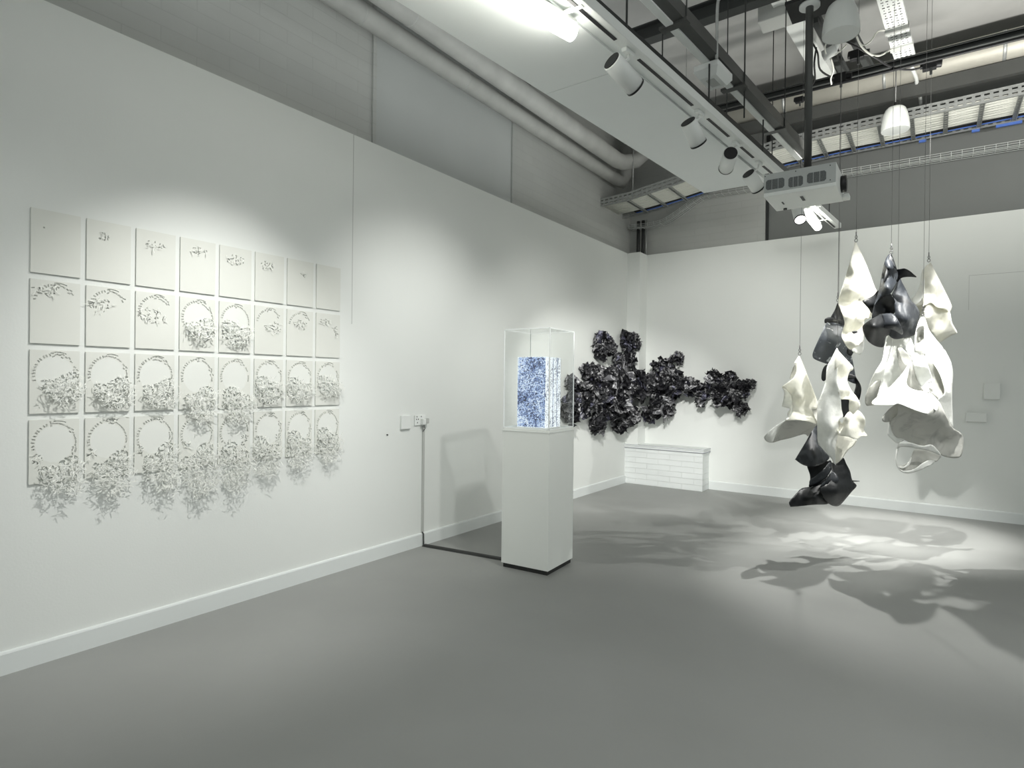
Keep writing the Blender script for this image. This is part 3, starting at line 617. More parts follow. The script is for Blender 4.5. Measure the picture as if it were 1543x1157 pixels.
for k in range(4):
    y0 = -0.125+k*0.068; o = empty('lit_slab', PM @ Vector((0, y0, 1.137)), labs[k], 'light panel', 'lit white edged slabs stacked in the acrylic case')
    m = MB(); m.box((-0.135, y0+0.002, 1.137), (0.128, y0+0.052, 1.705), PM); m.build('lit_edge', MT['screenedge'], o)
    m = MB(); m.box((-0.133, y0+0.0525, 1.139), (0.122, y0+0.0665, 1.7), PM); m.build('dark_gap_plate', MT['rubber'], o)  # dark plate added so the gap between slabs reads as shade
    m = MB(); m.box((-0.131, y0-0.001, 1.141), (0.124, y0+0.002, 1.701), PM); m.build('lit_picture', MT['screen'], o)
m = MB(); m.box((-0.14, -0.14, 1.13), (0.14, 0.14, 1.1365), PM); tag(m.build('slab_base', MT['trunk']), 'thin white base tray under the lit slabs in the case', 'base')
import numpy as np
# ------------------------------------------------------------------ cut paper grid on the left wall
YL0, PITCH, SW, SH = -7.504, 0.2465, 0.218, 0.333
rowz = [2.372, 2.006, 1.640, 1.275]
colsW = ['at the left end of the', 'second from left in the', 'third from left in the', 'fourth from left in the', 'fifth from left in the', 'sixth from left in the', 'seventh from left in the', 'at the right end of the']
rowsW = ['top row', 'second row', 'third row', 'bottom row']
# (kind, mass list (u,v,ru,rv,rot)), coordinates in sheet units, v downwards
SP = [
 [('dot', [(.25,.28,.02,.01,0)]), ('few', [(.36,.25,.13,.07,0)]), ('few', [(.45,.24,.24,.08,0)]), ('few', [(.5,.2,.28,.08,0)]), ('few', [(.48,.24,.3,.1,.2)]), ('few', [(.4,.24,.24,.1,.35)]), ('few', [(.58,.3,.1,.06,0)]), ('none', [])],
 [('arc', [(.32,.17,.3,.07,-.3)]), ('arc', [(.3,.3,.28,.12,-.3)]), ('arc', [(.38,.4,.36,.13,-.15)]), ('ring', [(.56,.62,.40,.18,.2)]), ('ring', [(.52,.64,.42,.20,.1)]), ('arc', [(.62,.43,.32,.12,.5)]), ('arc', [(.5,.32,.28,.12,.5)]), ('few', [(.36,.2,.22,.08,.2), (.8,.38,.1,.12,.7)])],
 [('ring', [(.68,.62,.40,.2,.1)]), ('ring', [(.66,.70,.42,.22,.1)]), ('ring', [(.66,.72,.42,.22,0)]), ('ring', [(.60,.95,.42,.28,0)]), ('ring', [(.58,.98,.44,.30,0)]), ('ring', [(.48,.68,.46,.24,0)]), ('ring', [(.48,.68,.44,.22,.1)]), ('ring', [(.54,.60,.44,.20,0)])],
 [('big', [(.66,.93,.42,.24,.1), (.15,.62,.1,.08,0)]), ('big', [(.64,1.0,.42,.32,.1), (.15,.6,.1,.08,0)]), ('big', [(.70,1.0,.42,.38,0), (.15,.6,.1,.1,0)]), ('big', [(.62,1.12,.50,.42,.2), (.2,.55,.1,.1,0)]), ('big', [(.50,1.12,.42,.42,-.2), (.8,.6,.1,.2,0)]), ('big', [(.36,.98,.46,.36,-.2), (.85,.6,.1,.15,0)]), ('big', [(.46,.92,.44,.36,0)]), ('big', [(.52,.86,.44,.34,0)])],
]
CELL = 0.0022
def inell(u, v, m, g=1.0):
    mu, mv, ru, rv, rt = m
    x = (u-mu)*SW; y = (v-mv)*SH; c, s = math.cos(rt), math.sin(rt)
    return ((x*c+y*s)/(ru*SW*g))**2 + ((-x*s+y*c)/(rv*SH*g))**2
def make_sheet(r, c):
    kind, masses = SP[r][c]; rnd = random.Random(r*17+c*5+1); nb = 0
    if kind in ('ring', 'big'):
        (mu, mv, ru, rv, rt) = masses[0]; ru *= 1.1; sgn = 1 if c < 4 else -1
        lob = [(mu+sgn*ru*.35, mv-rv*.75, ru*.6, rv*.6, -.4*sgn), (mu-sgn*ru*.55, mv-rv*.1, ru*.5, rv*.5, .3*sgn), (mu+rnd.uniform(-.1, .1), mv+rv*.55, ru*.6, rv*.6, rnd.uniform(-.4, .4)), (mu-sgn*ru*.8, mv-rv*.55, ru*.25, rv*.25, 0)]
        masses = [(mu, mv, ru*1.0, rv*.92, rt)]+lob+list(masses[1:]); nb = 5
    y0 = YL0+c*PITCH; z0 = rowz[r]
    nu, nv = int(SW/CELL), int(SH/CELL); keep = [[True]*nu for _ in range(nv)]
    ccx, ccy, rad, AY = .50*SW, .39*SH, .092, 1.16
    def stroke(x, y, ang, L, w=0.0022):
        n = max(2, int(L/0.0012))
        for i in range(n):
            t_ = i/(n-1)-.5; px = x+math.cos(ang)*t_*L; py = y+math.sin(ang)*t_*L+0.25*w*math.sin(t_*6)
            for k in (-.4, .4):
                iu = int((px-k*w*math.sin(ang))/CELL); iv = int((py+k*w*math.cos(ang))/CELL)
                if 1 < iu < nu-2 and 1 < iv < nv-2: keep[iv][iu] = False
    slivers = []
    if kind in ('arc', 'ring', 'big'):
        lo, hi = {'arc': (195, 330), 'ring': (165, 375), 'big': (150, 400)}[kind]
        a = lo
        while a < hi:
            for rr in ((rad+0.002,) if rnd.random() < .8 or a < 250 else (rad-0.007, rad+0.008)):
                if rnd.random() < .95:
                    A = math.radians(a+rnd.uniform(-1.5, 1.5)); x = ccx+rr*math.cos(A); y = ccy+rr*math.sin(A)*AY
                    da = A + (rnd.uniform(-.35, .35) if a < 262 else rnd.choice((.9, 1.3, 1.6)))
                    stroke(x, y, da, rnd.uniform(.010, .014), 0.005); slivers.append((x, y, da, .004))
            a += 9.0
        # looping stroke at the top right of the ring
        for k in range(10):
            A = math.radians(262+k*3); stroke(ccx+(rad+.008+.004*math.sin(k*.5))*math.cos(A)+.012, ccy+(rad+.012)*AY*math.sin(A), A+1.6, .008, 0.002)
    if kind in ('ring', 'big'):
        rh = rad-0.008
        for iv in range(nv):
            for iu in range(nu):
                x = (iu+.5)*CELL; y = (iv+.5)*CELL
                if keep[iv][iu] and (x-ccx)**2+((y-ccy)/AY)**2 < (rh+0.003*noise.noise(Vector((x*90, y*90, r*9+c))))**2: keep[iv][iu] = 2
    for mi, ms in enumerate(masses):
        big = mi < nb
        for iv in range(nv):
            for iu in range(nu):
                u, v = (iu+.5)/nu, (iv+.5)/nv; e = inell(u, v, ms)
                if 1 < iu < nu-2 and 1 < iv < nv-2:
                    nz = noise.noise(Vector((u*16+c*7, v*24+r*5, 0)))
                    if big and e < 1.0 and nz > -0.22+0.25*e: keep[iv][iu] = False
        area = ms[2]*ms[3]
        if kind != 'dot':
            for k in range(int((200 if not big else 160)*area*3)+5):
                a = rnd.uniform(0, 6.28); q = math.sqrt(rnd.random()); x = (ms[0]+ms[2]*q*math.cos(a))*SW; y = (ms[1]+ms[3]*q*math.sin(a))*SH
                if 0 < x < SW-.004 and 0 < y < SH-.004: stroke(x, y, rnd.uniform(-.9, 1.9), rnd.uniform(.006, .013), 0.0026)
        else: stroke(ms[0]*SW, ms[1]*SH, .6, .006, 0.004)
    X0, X1 = 0.003, 0.0105
    def pos(iu, iv, x): return (x, y0+iu*CELL, z0-iv*CELL)
    # mesh the kept cells (rows merged into runs), front and sides
    m = MB(); 
    for iv in range(nv):
        iu = 0
        while iu < nu:
            if keep[iv][iu]:
                j = iu; kk = keep[iv][iu]; m.cur = int(kk == 2)
                while j < nu and keep[iv][j] == kk: j += 1
                m.quad(pos(iu, iv+1, X1), pos(j, iv+1, X1), pos(j, iv, X1), pos(iu, iv, X1))
                m.quad(pos(iu, iv, X0), pos(j, iv, X0), pos(j, iv+1, X0), pos(iu, iv+1, X0))
                m.quad(pos(iu, iv+1, X0), pos(iu, iv+1, X1), pos(iu, iv, X1), pos(iu, iv, X0))
                m.quad(pos(j, iv+1, X1), pos(j, iv+1, X0), pos(j, iv, X0), pos(j, iv, X1))
                iu = j
            else: iu += 1
    for iv in range(nv+1):
        iu = 0
        def edge(i): 
            a = bool(iv > 0 and keep[iv-1][i]); b_ = bool(iv < nv and keep[iv][i])
            return a != b_
        while iu < nu:
            if edge(iu):
                j = iu
                while j < nu and edge(j): j += 1
                m.quad(pos(iu, iv, X0), pos(j, iv, X0), pos(j, iv, X1), pos(iu, iv, X1)); iu = j
            else: iu += 1
    desc = {'none': 'blank paper sheet', 'dot': 'nearly blank paper sheet', 'few': 'paper sheet with few cuts',
            'arc': 'paper sheet with curved cuts', 'ring': 'ring cut paper sheet', 'big': 'paper sheet spilling cut strips'}[kind]
    t = empty('cut_paper_sheet', (0, y0+SW/2, z0-SH), desc+', '+colsW[c]+' '+rowsW[r], 'paper artwork', 'grid of cut paper sheets on the left wall')
    m.build('paper_sheet', [MT['paper'], MT['paperin']], t)
    for ya in (.03, SW-.06):
        m = MB(); m.box((0, y0+ya, z0-.032), (X0, y0+ya+.03, z0-.008)); m.build('spacer', MT['trunkgrey'], t)
    # curled strips
    m = MB(); ns = 0
    def ribbon(p, d, L, w, curl, lift):
        n_ = 5; pts = []; q = Vector(p); dv = Vector(d).normalized(); ax = Vector((1, 0, 0))
        for i in range(n_+1):
            pts.append(q.copy()); dv = (Matrix.Rotation(curl/n_, 3, ax) @ dv); dv.x += lift/n_; dv.normalize(); q = q+dv*(L/n_)
        pr = None
        for i in range(n_+1):
            tt = (pts[min(i+1, n_)]-pts[max(i-1, 0)]).normalized(); s_ = tt.cross(Vector((1, rnd.uniform(-.1, .1), .1))).normalized()*(w/2*(0.5+math.sin(math.pi*(i+.6)/(n_+1.2))*.6))
            cur = (pts[i]+s_, pts[i]-s_)
            if pr: m.quad(pr[0], cur[0], cur[1], pr[1])
            pr = cur
    for mi, ms in enumerate(masses):
        big = mi < nb
        if kind in ('none', 'dot'): continue
        cnt = int((1250 if big else 420)*ms[2]*ms[3])+3
        for k in range(cnt):
            a = rnd.uniform(0, 6.28); q = math.sqrt(rnd.random()); u = ms[0]+ms[2]*q*math.cos(a); v = ms[1]+ms[3]*q*math.sin(a)
            dep = 0.016+rnd.random()*(0.085 if big else 0.012)*(1-q*.4)*(0.6+.5*max(0, v))
            th_ = rnd.uniform(-2.4, -0.3)+rnd.choice((0, math.pi))
            ribbon((dep, y0+u*SW, z0-v*SH), (rnd.uniform(-.2, .35), math.cos(th_), math.sin(th_)), rnd.uniform(.014, .034), rnd.uniform(.0028, .0052), rnd.uniform(-2.6, 2.6), rnd.uniform(-.4, .3)); ns += 1
    for (x, y, da, w) in slivers:
        if rnd.random() < .25: ribbon((0.0115, y0+x, z0-y), (.25, math.cos(da), -math.sin(da)), .009, .0025, .6, .2); ns += 1
    for q_ in range(len(m.v)):
        v_ = m.v[q_]
        if v_[0] < 0.004: m.v[q_] = (0.004, v_[1], v_[2])
    if ns:
        o = m.build('cut_strips', MT['curl'], t); o['kind'] = 'stuff'
for r in range(4):
    for c in range(8): make_sheet(r, c)

# ------------------------------------------------------------------ hanging folded sheets
def T(ox, oy, s): return lambda pts: [(ox+x/s, oy+y/s) for x, y in pts]
TA = T(1145, 510, 6.43); TB = T(1220, 345, 5.26); TF = T(1290, 370, 7.23); TH = T(1290, 480, 4.823); TC = T(1170, 620, 7.23)
def TD(tf, ctrl): return [(*tf([(x, y)])[0], d) for x, y, d in ctrl]
class Hang:
    def __init__(s, name, label, D, group=None):
        s.name, s.label, s.D, s.group = name, label, D, group; s.v = []; s.f = []; s.mi = []; s.mats = []
    def flap(s, tf, outline, ctrl, mt_, base=0.0, smooth=True, sub=4, amp=0.006, step=2.6, wrap=0.0):
        o = tf(outline); ctrl = TD(tf, ctrl) or [(o[0][0], o[0][1], 0.0)]
        if smooth:
            o = catmull([(x, y) for x, y in o], sub, True)
        # drop near-duplicate points
        q = [o[0]]
        for p in o[1:]:
            if (p[0]-q[-1][0])**2+(p[1]-q[-1][1])**2 > 0.15: q.append(p)
        o = q; n = len(o)
        xs = [p[0] for p in o]; ys = [p[1] for p in o]
        def inside(x, y):
            c_ = False
            for i in range(n):
                x1, y1 = o[i]; x2, y2 = o[i-1]
                if (y1 > y) != (y2 > y) and x < (x2-x1)*(y-y1)/(y2-y1)+x1: c_ = not c_
            return c_
        def dist(x, y):
            best = 1e9
            for i in range(n):
                x1, y1 = o[i]; x2, y2 = o[i-1]; dx, dy = x2-x1, y2-y1; L2 = dx*dx+dy*dy or 1e-9
                t_ = max(0, min(1, ((x-x1)*dx+(y-y1)*dy)/L2)); best = min(best, (x-x1-t_*dx)**2+(y-y1-t_*dy)**2)
            return math.sqrt(best)
        pts = [Vector(p) for p in o]; y = min(ys)+step/2; row = 0
        while y < max(ys):
            x = min(xs)+step/2+(step/2 if row % 2 else 0)
            while x < max(xs):
                if inside(x, y) and dist(x, y) > step*0.5: pts.append(Vector((x, y)))
                x += step
            y += step*0.87; row += 1
        vs, es, fs, *_ = delaunay_2d_cdt(pts, [(i, (i+1) % n) for i in range(n)], [list(range(n))], 1, 1e-4)
        if mt_ not in s.mats: s.mats.append(mt_)
        mi = s.mats.index(mt_); n0 = len(s.v); ph = (len(s.f)*0.37) % 6.28
        cs = np.array(ctrl, float); N_ = len(cs)
        def U_(r2): return 0.5*r2*np.log(r2+1e-9)
        if N_ >= 4:
            K = U_((cs[:, None, 0]-cs[None, :, 0])**2+(cs[:, None, 1]-cs[None, :, 1])**2)+np.eye(N_)*6
            Pm = np.c_[np.ones(N_), cs[:, :2]]; Am = np.block([[K, Pm], [Pm.T, np.zeros((3, 3))]])
            sol = np.linalg.lstsq(Am, np.r_[cs[:, 2], 0, 0, 0], rcond=None)[0]
        lo_, hi_ = cs[:, 2].min()-.04, cs[:, 2].max()+.04
        for p in vs:
            if N_ >= 4:
                dv = float(U_((p.x-cs[:, 0])**2+(p.y-cs[:, 1])**2) @ sol[:N_] + sol[N_]+sol[N_+1]*p.x+sol[N_+2]*p.y); dv = max(lo_, min(hi_, dv))
            else:
                W = 0; dv = 0
                for (cx_, cy_, cd_) in ctrl:
                    w = 1/(((p.x-cx_)**2+(p.y-cy_)**2)+60.0); W += w; dv += w*cd_
                dv /= W
            if wrap:
                e = min(1, dist(p.x, p.y)/7); dv += wrap*(1-e)**2
            dv += amp*(noise.noise(Vector((p.x*.06, p.y*.045, ph)))*1.6 + noise.noise(Vector((p.x*.22, p.y*.12, ph+5)))*.25)
            s.v.append(tuple(dp(p.x, p.y, s.D+base+dv)))
        for f in fs: s.f.append(tuple(n0+i for i in f)); s.mi.append(mi)
    def finish(s, toppx, hook=True, cable=True, hookd=0.0):
        top = dp(toppx[0], toppx[1], s.D+hookd)
        t = empty(s.name, top, s.label, 'hanging sculpture', s.group)
        m = MB(); m.v = s.v; m.f = s.f; m.mi = s.mi
        o = m.build('folded_hide', [MT[k] for k in s.mats], t, True)
        so = o.modifiers.new('solid', 'SOLIDIFY'); so.thickness = 0.003; so.offset = 0
        if hook:
            m = MB(); c0 = top+Vector((0, 0, 0.022)); rr = 0.014
            m.tube([c0+Vector((math.sin(a)*rr*.8, 0, -math.cos(a)*rr)) for a in [k*2*math.pi/14 for k in range(15)]], 0.0032, 6)
            m.tube([c0+Vector((math.sin(a)*rr*.6, math.cos(a)*.003, -math.cos(a)*rr*.8+0.030)) for a in [k*2*math.pi/12 for k in range(13)]], 0.0028, 6)
            m.tube([c0+Vector((0, 0, .04)), c0+Vector((0, 0, .075))], 0.005, 6); m.build('hook', MT['hook'], t, True)
        m = MB(); m.tube([top+Vector((0, 0, .03)), (top.x, top.y, 5.2)], 0.0016, 5); m.build('suspension_wire', MT['wire'], t, True)
G1 = 'cream and white folded hides hanging on wires'; G2 = 'black folded hides hanging on wires'
# B  black and grey sheet at the back
B = Hang('hanging_hide', 'dark grey and black folded hide hanging behind the central cream one', 5.39, G2)
B.flap(TB, [(225,583),(245,640),(272,715),(276,750),(225,748),(165,735),(165,705),(200,640)], [(225,590,0),(225,740,-.06),(270,740,.02),(170,730,.02)], 'blackhide')
B.flap(TB, [(120,745),(122,712),(160,698),(220,712),(275,728),(275,765),(210,745),(150,742)], [(200,720,-.10),(120,740,-.04),(275,750,-.02)], 'blackhide')
B.flap(T(0,0,1), [(1246,486),(1258,487),(1272,491),(1271,507),(1278,523),(1283,537),(1287,555),(1290,575),(1288,578),(1276,572),(1268,558),(1256,551),(1245,548),(1229,542),(1224.5,537),(1226,528),(1236,506)],
  [(1248,487,-.06),(1270,490,-.02),(1260,515,-.10),(1228,537,-.02),(1283,540,.03),(1288,575,.05),(1250,548,-.04)], 'scratch')
B.flap(TA, [(655,248),(625,268),(602,320),(597,390),(618,413),(640,400),(680,380),(690,260)], [(600,350,.04),(680,300,-.02)], 'blackhide')
B.flap(TA, [(850,340),(900,350),(932,372),(912,390),(850,392)], [(880,360,.0)], 'blackhide')
B.flap(TA, [(922,366),(950,405),(975,450),(982,500),(970,570),(955,602),(930,570),(912,535),(920,500),(930,460),(925,410)], [(925,370,.05),(980,490,-.06),(920,520,.06),(955,600,.0)], 'blackhide')
B.flap(TA, [(740,560),(885,560),(890,720),(825,760),(750,740)], [(740,600,0),(880,650,.06)], 'blackhide')
B.flap(TA, [(845,92),(880,100),(911,125),(900,145),(884,168),(850,150)], [(880,120,-.02)], 'blackhide')
B.finish((1262.5, 456))
# C  bottom black cluster
Cx = Hang('hanging_hide', 'lowest black folded hide hanging just above the floor', 5.23, G2)
Cx.flap(TC, [(440,100),(450,200),(450,330),(500,405),(575,490),(545,540),(480,575),(400,600),(340,596),(270,570),(207,524),(205,518),(290,380),(370,240),(400,180)],
  [(440,130,.12),(450,330,.0),(300,430,-.08),(400,500,-.13),(230,530,.0),(560,500,.04),(340,590,-.07)], 'greyhide')
Cx.flap(TC, [(400,120),(440,20),(520,-60),(640,-140),(660,-120),(560,60),(480,260)], [(640,-130,.2),(440,120,.1)], 'blackhide')
Cx.flap(TC, [(335,590),(400,598),(480,572),(585,530),(600,590),(590,650),(520,745),(430,795),(355,822),(368,740),(362,680)], [(400,620,.05),(560,580,.06),(400,790,.03)], 'blackhide')
Cx.flap(TC, [(365,800),(366,745),(430,700),(520,620),(580,550),(598,600),(560,690),(500,745),(430,785)], [(400,760,-.06),(520,660,-.10),(585,560,.0)], 'greyhide', sub=3)
Cx.flap(TC, [(600,560),(645,570),(722,503),(760,570),(800,650),(825,750),(872,808),(820,870),(770,930),(695,1015),(640,1030),(580,1010),(530,960),(480,870),(475,825),(560,790),(600,700)],
  [(620,570,.05),(720,510,.08),(800,650,.06),(870,810,.08),(650,900,-.12),(650,1020,.03),(700,760,-.04)], 'blackhide')
Cx.flap(TC, [(138,1000),(142,978),(180,930),(270,840),(360,820),(470,770),(560,700),(530,800),(520,900),(570,1000),(400,1015),(175,1037),(150,1028)],
  [(150,1000,-.02),(350,830,.06),(400,920,-.12),(560,960,-.02),(300,1030,.02),(540,720,.05)], 'blackhide')
Cx.flap(TC, [(602,650),(670,708),(668,775),(600,785),(540,795),(472,830),(500,780),(550,730)], [(600,660,-.05),(660,740,-.10),(480,825,-.06)], 'greyhide', sub=2)
Cx.flap(TC, [(826,748),(905,756),(905,762),(826,764)], [(826,755,.0),(905,758,.02)], 'blackhide', smooth=False, step=1.5)
Cx.finish((1262, 600), hook=False, hookd=.2)
# A  left small white
A = Hang('hanging_hide', 'small white folded hide with a flared lip coloured as shaded, leftmost of the hanging forms', 5.19, G1)
A.flap(TA, [(215,470),(260,500),(300,540),(318,610),(308,700),(275,757),(268,722),(290,680),(215,656),(228,590),(235,520)], [(215,470,-.02),(300,600,.10),(230,640,.16),(275,740,.08)], 'white', base=.04)
A.flap(TA, [(345,245),(358,300),(345,345),(290,392),(300,340),(322,275)], [(345,245,0),(290,390,.06),(350,330,.03)], 'mottleshade', base=.05)
A.flap(TA, [(378,168),(398,200),(435,290),(480,410),(530,535),(562,628),(560,674),(505,676),(500,690),(530,760),(550,823),(450,800),(350,790),(250,792),(300,745),(316,690),(314,610),(300,550),(255,495),(214,470),(270,425),(325,380),(350,335),(356,290),(348,246),(333,238),(355,200)],
  [(380,170,0),(348,246,-.02),(350,330,-.05),(400,300,-.03),(214,470,-.04),(300,560,-.01),(400,560,-.10),(480,560,-.02),(560,650,.08),(315,650,.0),(400,690,-.04),(250,792,-.10),(350,790,-.16),(450,800,-.15),(550,823,-.06)], 'cream', amp=.008)
A.flap(TA, [(500,679),(558,676),(558,760),(550,830),(528,765)], [(500,680,.02),(558,690,.10),(550,820,.02)], 'mottleshade', base=.02)
A.flap(TA, [(250,790),(350,788),(450,799),(552,823),(520,870),(470,946),(428,925),(300,962),(200,985),(122,1006),(135,960),(155,920),(180,860)],
  [(250,790,-.08),(350,790,-.16),(450,800,-.15),(550,823,-.05),(470,940,.14),(300,960,.10),(130,1000,.02),(180,860,-.03)], 'mottleshade')
A.flap(TA, [(200,818),(262,788),(205,835),(180,870),(155,925),(138,965),(122,1006),(85,1004),(60,992),(42,968),(50,940),(110,880)],
  [(250,795,-.08),(180,850,-.08),(80,950,-.14),(120,1000,-.02),(50,970,-.10)], 'white')
A.finish((1205, 536.5))
# E  tall cream upper
E_ = Hang('hanging_hide', 'tall cream folded hide on a hook, highest left of the hanging forms', 5.15, G1)
E_.flap(TB, [(340,960),(380,900),(425,860),(432,900),(425,960),(400,995),(360,985)], [(380,930,.08)], 'white', base=.06)
E_.flap(TB, [(368,103),(385,140),(440,260),(490,390),(520,470),(540,510),(520,580),(495,640),(498,695),(440,720),(430,760),(426,870),(395,915),(340,950),(318,953),(290,925),(265,880),(253,845),(262,800),(277,745),(265,690),(243,635),(225,575),(250,490),(300,330),(345,170),(358,110)],
  [(368,105,0),(300,350,-.01),(355,200,-.06),(362,330,-.11),(362,410,-.12),(420,250,-.01),(480,400,.04),(230,580,.02),(320,480,-.12),(300,600,-.03),(315,680,-.12),(400,480,-.10),(400,600,.0),(480,620,.06),(370,700,-.04),(300,780,-.04),(350,820,.06),(330,880,-.12),(300,930,-.04),(410,830,.06),(262,840,.03),(390,900,-.03),(495,690,.1)], 'cream', amp=.012)
E_.flap(TB, [(338,812),(375,808),(378,822),(350,830)], [(350,820,-.02)], 'blackhide', base=-.005, step=1.5, amp=0)
E_.finish((1290, 366))
# D  central cream, front
D_ = Hang('hanging_hide', 'long cream folded hide with ruffled right side, hanging lower centre', 4.98, G1)
D_.flap(TA, [(730,920),(850,940),(935,975),(910,1035),(850,1085),(800,1160),(730,1215),(700,1150)], [(730,1000,.02),(900,980,.12),(850,1080,.10),(730,1210,.02)], 'cream', base=.03)
D_.flap(TA, [(742,98),(770,130),(830,195),(906,285),(868,325),(850,380),(850,425),(885,500),(940,570),(972,640),(950,695),(925,740),(880,725),(865,700),(862,640),(860,592),(780,590),(770,560),(730,400),(725,250)],
  [(742,98,0),(800,250,-.08),(760,300,-.06),(905,285,.05),(850,400,.02),(760,420,-.02),(800,500,-.09),(850,560,.0),(900,600,-.08),(970,640,.04),(880,700,.0)], 'cream', amp=.008)
D_.flap(TA, [(742,98),(750,120),(758,250),(745,400),(775,520),(785,600),(790,680),(805,760),(760,800),(755,930),(730,1060),(735,1216),(725,1216),(690,1160),(600,1060),(562,1010),(556,900),(558,640),(585,570),(620,470),(640,400),(650,280),(690,200)],
  [(742,98,0),(755,300,-.09),(660,300,.0),(640,420,.0),(720,430,-.10),(560,640,.02),(660,650,-.07),(770,620,-.05),(560,900,.0),(640,900,-.07),(700,870,-.14),(745,930,-.06),(690,1050,-.10),(730,1210,-.03),(570,1010,.02),(790,700,-.02)], 'white', amp=.010)
D_.flap(TA, [(752,770),(798,825),(820,760),(866,705),(905,735),(950,695),(1012,760),(1020,830),(1006,885),(1040,942),(985,945),(935,978),(850,950),(757,930),(765,850)],
  [(752,770,-.06),(798,825,-.02),(840,780,-.16),(757,930,-.12),(850,870,-.20),(900,800,-.08),(935,975,-.20),(950,850,-.12),(1000,780,-.14),(1006,885,-.04),(1040,942,-.12),(866,705,-.02)], 'cream', sub=3, amp=.01)
D_.finish((1262, 526), hook=False)
# G  cream upper right
G_ = Hang('hanging_hide', 'cream folded hide on a hook, highest at the right of the group', 5.48, G1)
G_.flap(TF, [(735,250),(710,310),(690,440),(650,530),(604,590),(650,642),(720,570),(745,450),(745,300)], [(735,260,.0),(690,450,.02),(610,590,.06),(730,480,-.05)], 'white', base=.02)
G_.flap(TF, [(640,640),(700,590),(760,560),(760,700),(700,765)], [(700,650,.05)], 'mottleshade', base=.05)
G_.flap(TF, [(795,200),(815,186),(850,260),(920,400),(985,530),(1036,640),(1040,680),(1014,722),(960,690),(880,672),(815,622),(740,650),(728,560),(728,400),(735,270),(765,222)],
  [(795,200,0),(740,400,.0),(800,420,-.09),(900,450,-.03),(870,600,.01),(780,600,-.07),(1000,600,.02),(960,640,-.10),(1030,690,-.02),(820,300,-.06)], 'cream', amp=.012)
G_.flap(TF, [(815,618),(880,672),(960,690),(1022,724),(1035,790),(1050,850),(1100,946),(1050,975),(980,1012),(908,1050),(850,970),(790,905),(745,760),(745,690)],
  [(820,625,.0),(960,690,-.04),(800,760,-.10),(900,800,-.02),(1000,800,-.09),(1095,945,-.02),(910,1045,.04),(800,900,.0),(960,930,-.05)], 'cream', amp=.012)
G_.finish((1399.5, 396))
# I  left pale of right cluster
I_ = Hang('hanging_hide', 'pale folded hide hanging under the black one, left of the marbled form', 5.25, G1)
I_.flap(TH, [(318,200),(345,225),(405,287),(375,345),(335,395),(300,340),(296,255),(303,215)], [(340,220,.08),(380,300,.10),(320,380,.05)], 'mottleshade', base=.05)
I_.flap(TH, [(265,90),(300,70),(380,135),(345,205),(306,213),(297,260),(310,330),(332,407),(300,455),(250,500),(155,580),(165,520),(190,432),(222,330),(250,245),(258,160)],
  [(265,100,0),(350,150,-.04),(297,260,-.03),(255,260,.02),(260,400,-.05),(190,430,.0),(160,570,.0),(325,400,-.02)], 'white', amp=.01)
I_.flap(TH, [(245,95),(270,100),(262,180),(240,265),(215,340),(190,440),(140,455),(93,498),(130,400),(188,305),(205,210),(225,130)],
  [(250,110,0),(200,250,.0),(225,300,-.08),(150,400,-.06),(95,495,.02),(190,435,-.02)], 'white')
I_.flap(TH, [(192,438),(178,500),(155,578),(125,602),(135,625),(100,632),(75,632),(64,600),(70,555),(93,498),(135,460)], [(190,440,.0),(95,495,.03),(80,625,.10),(140,590,.05)], 'mottleshade')
I_.finish((1352, 495), hook=False)
# H  large right
H_ = Hang('hanging_hide', 'largest white form with a marbled grey bowl and loop, lower right of the group', 5.05, G1)
H_.flap(TH, [(480,-5),(505,5),(530,80),(580,150),(636,222),(600,260),(545,295),(500,265),(485,150)], [(490,0,0),(530,100,.06),(630,220,.10),(545,290,.02)], 'mottleshade', base=.06)
H_.flap(TH, [(543,292),(590,255),(634,222),(665,265),(690,320),(704,400),(698,500),(697,600),(703,740),(700,790),(655,725),(600,620),(600,580),(642,540),(625,450),(590,370)],
  [(543,292,.02),(634,222,.10),(700,400,.08),(620,400,-.03),(650,540,-.03),(697,600,.06),(700,780,.10),(610,600,-.02)], 'white', base=.03)
H_.flap(TH, [(383,330),(400,300),(430,390),(485,520),(460,525),(425,520),(368,478)], [(390,330,.04),(450,500,.08)], 'mottleshade', base=.08)
H_.flap(TH, [(497,255),(545,296),(592,370),(626,450),(643,540),(612,586),(560,555),(525,520),(518,478),(556,450),(530,370)],
  [(500,260,.0),(560,330,.02),(560,420,.04),(600,560,-.01),(640,530,.03)], 'mottleshade', base=.02)
H_.flap(TH, [(340,130),(390,130),(430,215),(497,255),(520,330),(558,450),(522,474),(533,538),(480,515),(430,400),(405,290),(370,245)],
  [(360,140,.02),(430,220,-.02),(500,260,-.02),(480,350,-.09),(540,440,-.02),(530,530,-.05),(440,400,-.02),(405,290,-.03)], 'white')
H_.flap(TH, [(442,80),(460,52),(482,50),(497,75),(499,255),(470,238),(425,226),(432,120)], [(440,100,-.03),(470,130,.05),(497,150,-.02),(440,220,-.02)], 'mottleshade', base=-.01)
H_.flap(TH, [(470,-8),(495,-4),(505,40),(505,250),(494,250),(494,80),(480,52),(455,55),(446,90),(432,180),(425,225),(428,120),(448,40)], [(480,0,0),(500,120,-.03),(430,150,-.04)], 'white', base=-.02, sub=2)
